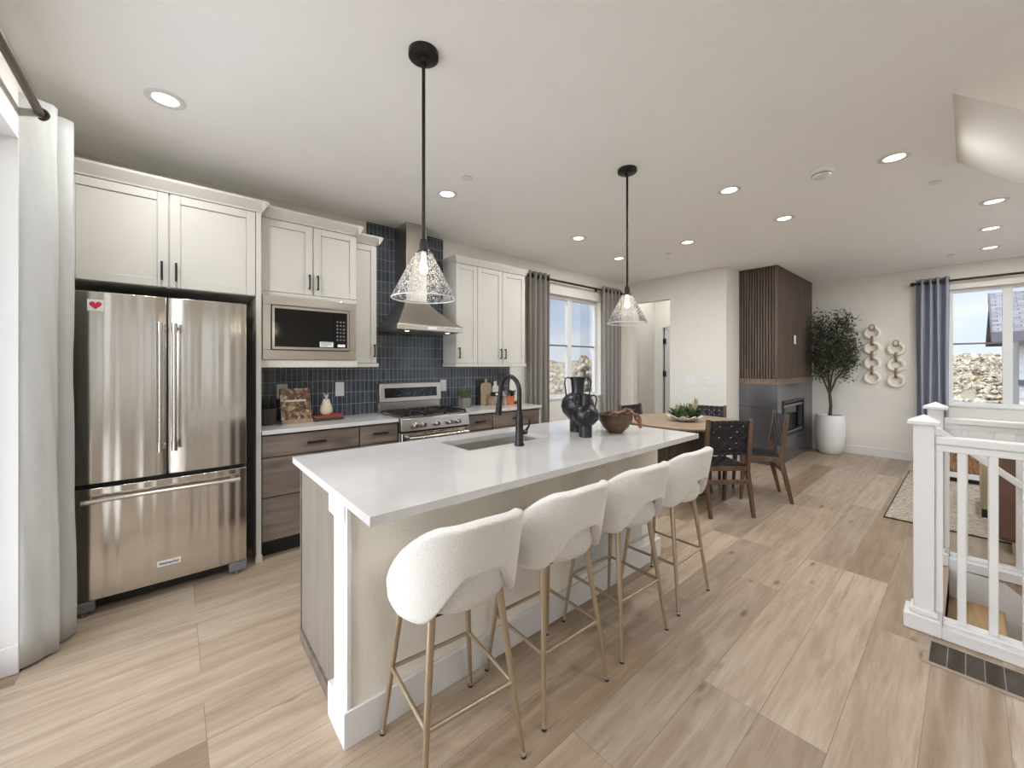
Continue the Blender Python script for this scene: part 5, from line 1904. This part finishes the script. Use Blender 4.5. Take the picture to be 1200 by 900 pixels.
# ------------------------------------------------------------------ potted tree
def potted_tree():
    x, y = -1.49, 8.19
    c = root('potted_olive_tree', (x, y, 0), 'slender olive tree in a tall white pot beside the fireplace', 'potted tree')
    part('pot', MB().lathe([(0, 0), (.125, 0), (.155, .03), (.185, .14), (.2, .3), (.2, .48), (.19, .6), (.183, .635), (.168, .635), (.168, .60), (0, .59)], (x, y, 0), 48), 'white_ceramic', c, ang=60)
    part('soil', MB().cyl((x, y), .167, .58, .605, 32), 'soil', c)
    br = MB()
    tips = []
    fork = Vector((x + .0, y - .02, .98))
    br.tube([(x, y, .6), (x + .012, y, .8), fork], [.026, .022, .02], 10)
    ends = [(-1.62, 8.1, 1.55), (-1.40, 8.08, 1.5), (-1.28, 8.12, 1.42), (-1.5, 8.22, 1.65)]
    q = random.Random(31)
    for e_ in ends:
        e_ = Vector(e_)
        midp = fork.lerp(e_, .5) + Vector((q.uniform(-.03, .03), q.uniform(-.03, .03), .02))
        br.tube([fork, midp, e_], [.016, .012, .009], 8)
        for k in range(9):
            d = Vector((q.uniform(-.5, .5), q.uniform(-.45, .16), q.uniform(.05, .8)))
            t_ = e_ + d * q.uniform(.5, 1.0)
            t_.x = min(max(t_.x, -1.74), -1.14)
            t_.y = min(max(t_.y, 7.78), 8.40)
            t_.z = min(t_.z, 2.28)
            br.tube([e_, e_.lerp(t_, .5) + Vector((0, 0, .03)), t_], [.007, .005, .003], 5)
            tips.append((e_, t_))
    part('trunk', br, 'olive_bark', c)
    lv = MB()
    def add(p, L):
        d = Vector((q.uniform(-1, 1), q.uniform(-1, 1), q.uniform(-.4, 1)))
        e2 = p + d.normalized() * L
        if e2.x > -1.10 or e2.x < -1.765 or e2.y > 8.43 or p.x < -1.765 or p.y > 8.43:
            return
        lv.leaf(p, d, (q.uniform(-1, 1), q.uniform(-1, 1), q.uniform(-1, 1)), L, q.uniform(.014, .024))
    for e_, t_ in tips:
        for k in range(30):
            s = q.uniform(.2, 1.05)
            p = e_.lerp(t_, s) + Vector((q.gauss(0, .055), q.gauss(0, .055), q.gauss(0, .06)))
            add(p, q.uniform(.04, .075))
    for cx_, cy_, cz_, rx_, rz_, n_ in ((-1.62, 8.12, 2.05, .12, .20, 420), (-1.33, 8.10, 2.10, .13, .17, 420), (-1.50, 8.10, 1.80, .17, .22, 620), (-1.26, 8.10, 1.80, .13, .22, 480),
                                        (-1.64, 8.10, 1.55, .11, .22, 420), (-1.40, 8.05, 1.50, .16, .17, 480), (-1.24, 8.10, 1.52, .10, .15, 300), (-1.58, 8.08, 1.32, .10, .12, 180), (-1.27, 8.08, 1.30, .08, .10, 110)):
        for k in range(n_):
            p = Vector((cx_ + max(-1.6, min(1.6, q.gauss(0, .62))) * rx_, cy_ + q.gauss(0, .6) * .15, cz_ + max(-1.6, min(1.6, q.gauss(0, .62))) * rz_))
            add(p, q.uniform(.04, .075))
    part('foliage', lv, 'leaf_olive', c, smooth=False)
potted_tree()

# ------------------------------------------------------------------ ring wall hangings
def ring_art(x, zs, label):
    y = YB - .022
    c = root('ring_wall_hanging', (x, y, zs[-1] - .115), label, 'wall hanging', group='ring wall hangings beside the tree')
    for z in zs:
        part('wooden_ring', MB().torus((x, y, z), .084, .025, 'Y', 40, 12, .7), 'wood_ring', c)
    for a, b_ in zip(zs[:-1], zs[1:]):
        mz = (a + b_) / 2
        part('link', MB().tube([(x, y - .001, mz + .070), (x, y - .032, mz + .042), (x, y - .034, mz), (x, y - .032, mz - .042), (x, y - .001, mz - .070)], .017, 8, flat=.55), 'wood_link', c)
    loop = [(x + .03 * math.cos(t), y - .026, zs[0] + .085 + .048 * math.sin(t)) for t in [2 * math.pi * k / 20 for k in range(20)]]
    part('hanger', MB().tube(loop, .007, 8, closed=True), 'wood_link', c)
ring_art(-1.001, (1.962, 1.722, 1.484, 1.25), 'wall hanging of four pale wooden rings beside the olive tree')
ring_art(-.728, (1.70, 1.453, 1.207), 'shorter wall hanging of three pale wooden rings near the curtain')

# ------------------------------------------------------------------ stair railing
def newel(x, y, label, w2=.041):
    c = root('newel_post', (x, y, 0), label, 'newel post', group='white newel posts at the stairs')
    part('shaft', MB().box(x - w2, x + w2, y - w2, y + w2, 0, 1.125), 'trim', c, bevel=.004)
    part('base_block', MB().box(x - w2 - .037, x + w2 + .027, y - w2 - .037, y + w2 + .037, 0, .085), 'trim', c, bevel=.006)
    part('base_moulding', MB().box(x - w2 - .014, x + w2 + .014, y - w2 - .016, y + w2 + .016, .085, .115), 'trim', c, bevel=.006)
    m = MB()
    w3 = w2 + .022
    m.box(x - w3, x + w3, y - w3, y + w3, 1.125, 1.143)
    A = [m.b.verts.new((x + sx * w3, y + sy * w3, 1.143)) for sx, sy in ((-1, -1), (1, -1), (1, 1), (-1, 1))]
    T = m.b.verts.new((x, y, 1.178))
    for i in range(4):
        m.b.faces.new((A[i], A[(i + 1) % 4], T))
    part('cap', m, 'trim', c, bevel=.002)
newel(-.16, 3.152, 'white newel post nearer the camera, right of the walkway')
newel(-.16, 4.300, 'white newel post behind the nearer one, at the far side of the stairwell')
def railing(x0, x1, y, spacing, xs, label):
    c = root('stair_railing', ((x0 + x1) / 2, y, 0), label, 'railing')
    part('handrail', MB().box(x0, x1, y - .032, y + .032, 1.022, 1.066), 'trim', c, bevel=.008, seg=3)
    part('sub_rail', MB().box(x0, x1, y - .02, y + .02, .985, 1.022), 'trim', c, bevel=.003)
    part('curb', MB().box(x0 + .0262, x1, y - .075, y + .075, 0, .062), 'trim', c, bevel=.004)
    part('shoe_rail', MB().box(x0 + .028, x1, y - .03, y + .03, .062, .082), 'trim', c, bevel=.003)
    x = xs
    while x < x1 - .05:
        part('baluster', MB().box(x - .016, x + .016, y - .016, y + .016, .082, .985), 'trim', c, bevel=.003)
        x += spacing
    part('half_baluster', MB().box(x0 + .001, x0 + .028, y - .016, y + .016, .118, .985), 'trim', c)
railing(-.118, SX1, 3.152, .106, -.0232, 'white balustrade along the near side of the stairwell')
railing(-.118, SX1, 4.300, .121, -.018, 'white balustrade along the far side of the stairwell')
c = root('stair_handrail', (.5, 4.21, 0), 'white handrail sloping down into the stairwell', 'handrail')
def sl(x):
    return .975 - .865 * (x + .135)
m = MB().prism([(-.13, sl(-.13) - .025), (2.2, sl(2.2) - .025), (2.2, sl(2.2) + .025), (-.13, sl(-.13) + .025)], 'Y', 4.158, 4.205)
part('rail', m, 'trim', c, bevel=.006)
part('mounting_block', MB().box(-.15, -.125, 4.16, 4.2585, .93, .99), 'trim', c)

# floor vent beside the curb
c = root('floor_vent', (.33, 2.90, 0), 'dark slotted floor grille in front of the stair curb', 'vent')
part('vent_frame', MB().box(-.15, 1.0, 2.775, 2.795, .0, .006).box(-.15, 1.0, 3.012, 3.03, .0, .006).box(-.15, -.128, 2.795, 3.012, .0, .006).box(.978, 1.0, 2.795, 3.012, .0, .006), 'vent_wood', c)
part('vent_well', MB().box(-.128, .978, 2.795, 3.012, .0003, .0015), 'dark', c)
g = MB()
for k in range(16):
    y = 2.80 + k * .0136
    g.box(-.128, .978, y, y + .007, .0015, .004)
part('slats', g, 'rod', c)
g = MB()
for k in range(19):
    x = -.128 + .0595 * k
    g.box(x - .002, x + .002, 2.795, 3.012, .0015, .005)
part('cross_bars', g, 'grey_plastic', c)

# ------------------------------------------------------------------ living room
c = root('area_rug', (.7, 6.4, 0), 'flecked cream and black rug on the living room floor', 'rug')
part('rug_pile', MB().box(-.52, 2.3, 5.135, 7.62, .0005, .012), 'rug', c, smooth=False)
part('rug_binding', MB().box(-.53, 2.31, 5.125, 5.135, .0005, .011).box(-.53, 2.31, 7.62, 7.63, .0005, .011).box(-.53, -.52, 5.135, 7.62, .0005, .011).box(2.3, 2.31, 5.135, 7.62, .0005, .011), 'rug_edge', c)
c = root('coffee_table', (.25, 7.55, 0), 'burl wood coffee table with a white base on the rug', 'coffee table')
part('burl_body', MB().box(-.21, .62, 7.28, 7.85, .135, .44), 'burl', c, bevel=.01)
part('white_base', MB().box(-.22, .63, 7.27, 7.86, .07, .135), 'trim', c, bevel=.006)
part('plinth', MB().box(-.17, .58, 7.32, 7.81, .012, .07), 'dark', c)
part('top', MB().box(-.22, .63, 7.27, 7.86, .44, .46), 'burl', c, bevel=.006)
c = root('lounge_armchair', (.45, 6.1, .012), 'pale wood framed armchair with white cushions beyond the stair railing', 'armchair')
for x in (.075, .775):
    for y in (5.82, 6.42):
        f_ = MB().prism([(y - .03, .09), (y + .03, .09), (y + .06, .50), (y - .06, .50)], 'X', x, x + .05)
        L = part('leg', f_, 'pale_wood', c, bevel=.006)
        part('foot', MB().box(x + .006, x + .044, y - .024, y + .024, .012, .09), 'dark', L)
    part('arm', MB().box(x - .01, x + .06, 5.76, 6.50, .50, .53), 'pale_wood', c, bevel=.008)
part('seat_frame', MB().box(.125, .775, 5.82, 6.44, .28, .33), 'pale_wood', c)
part('seat_cushion', MB().box(.13, .77, 5.86, 6.46, .33, .46), 'white_cushion', c, bevel=.04, seg=4)
part('back_cushion', MB().box(.13, .77, 5.76, 5.88, .40, .68), 'white_cushion', c, bevel=.04, seg=4)
c = root('leather_sofa', (1.0, 5.1, .0), 'brown leather sofa with its back to the stairwell', 'sofa')
part('sofa_back', MB().box(.14, 2.0, 4.82, 5.0, .10, .80), 'leather_brown', c, bevel=.03, seg=4)
part('sofa_base', MB().box(.16, 1.98, 5.0, 5.64, .10, .34), 'leather_brown', c, bevel=.02, seg=3)
for x in (.14, 1.84):
    part('sofa_arm', MB().box(x, x + .16, 4.96, 5.66, .10, .62), 'leather_brown', c, bevel=.03, seg=4)
for a, b_ in ((.31, 1.065), (1.075, 1.83)):
    part('seat_cushion', MB().box(a, b_, 5.0, 5.66, .34, .47), 'leather_brown', c, bevel=.035, seg=4)
for x in (.24, 1.9):
    for y in (4.88, 5.58):
        part('sofa_leg', MB().tube([(x, y, .012 if y > 5.1 else 0), (x, y, .11)], [.018, .026], 14), 'pale_wood', c)
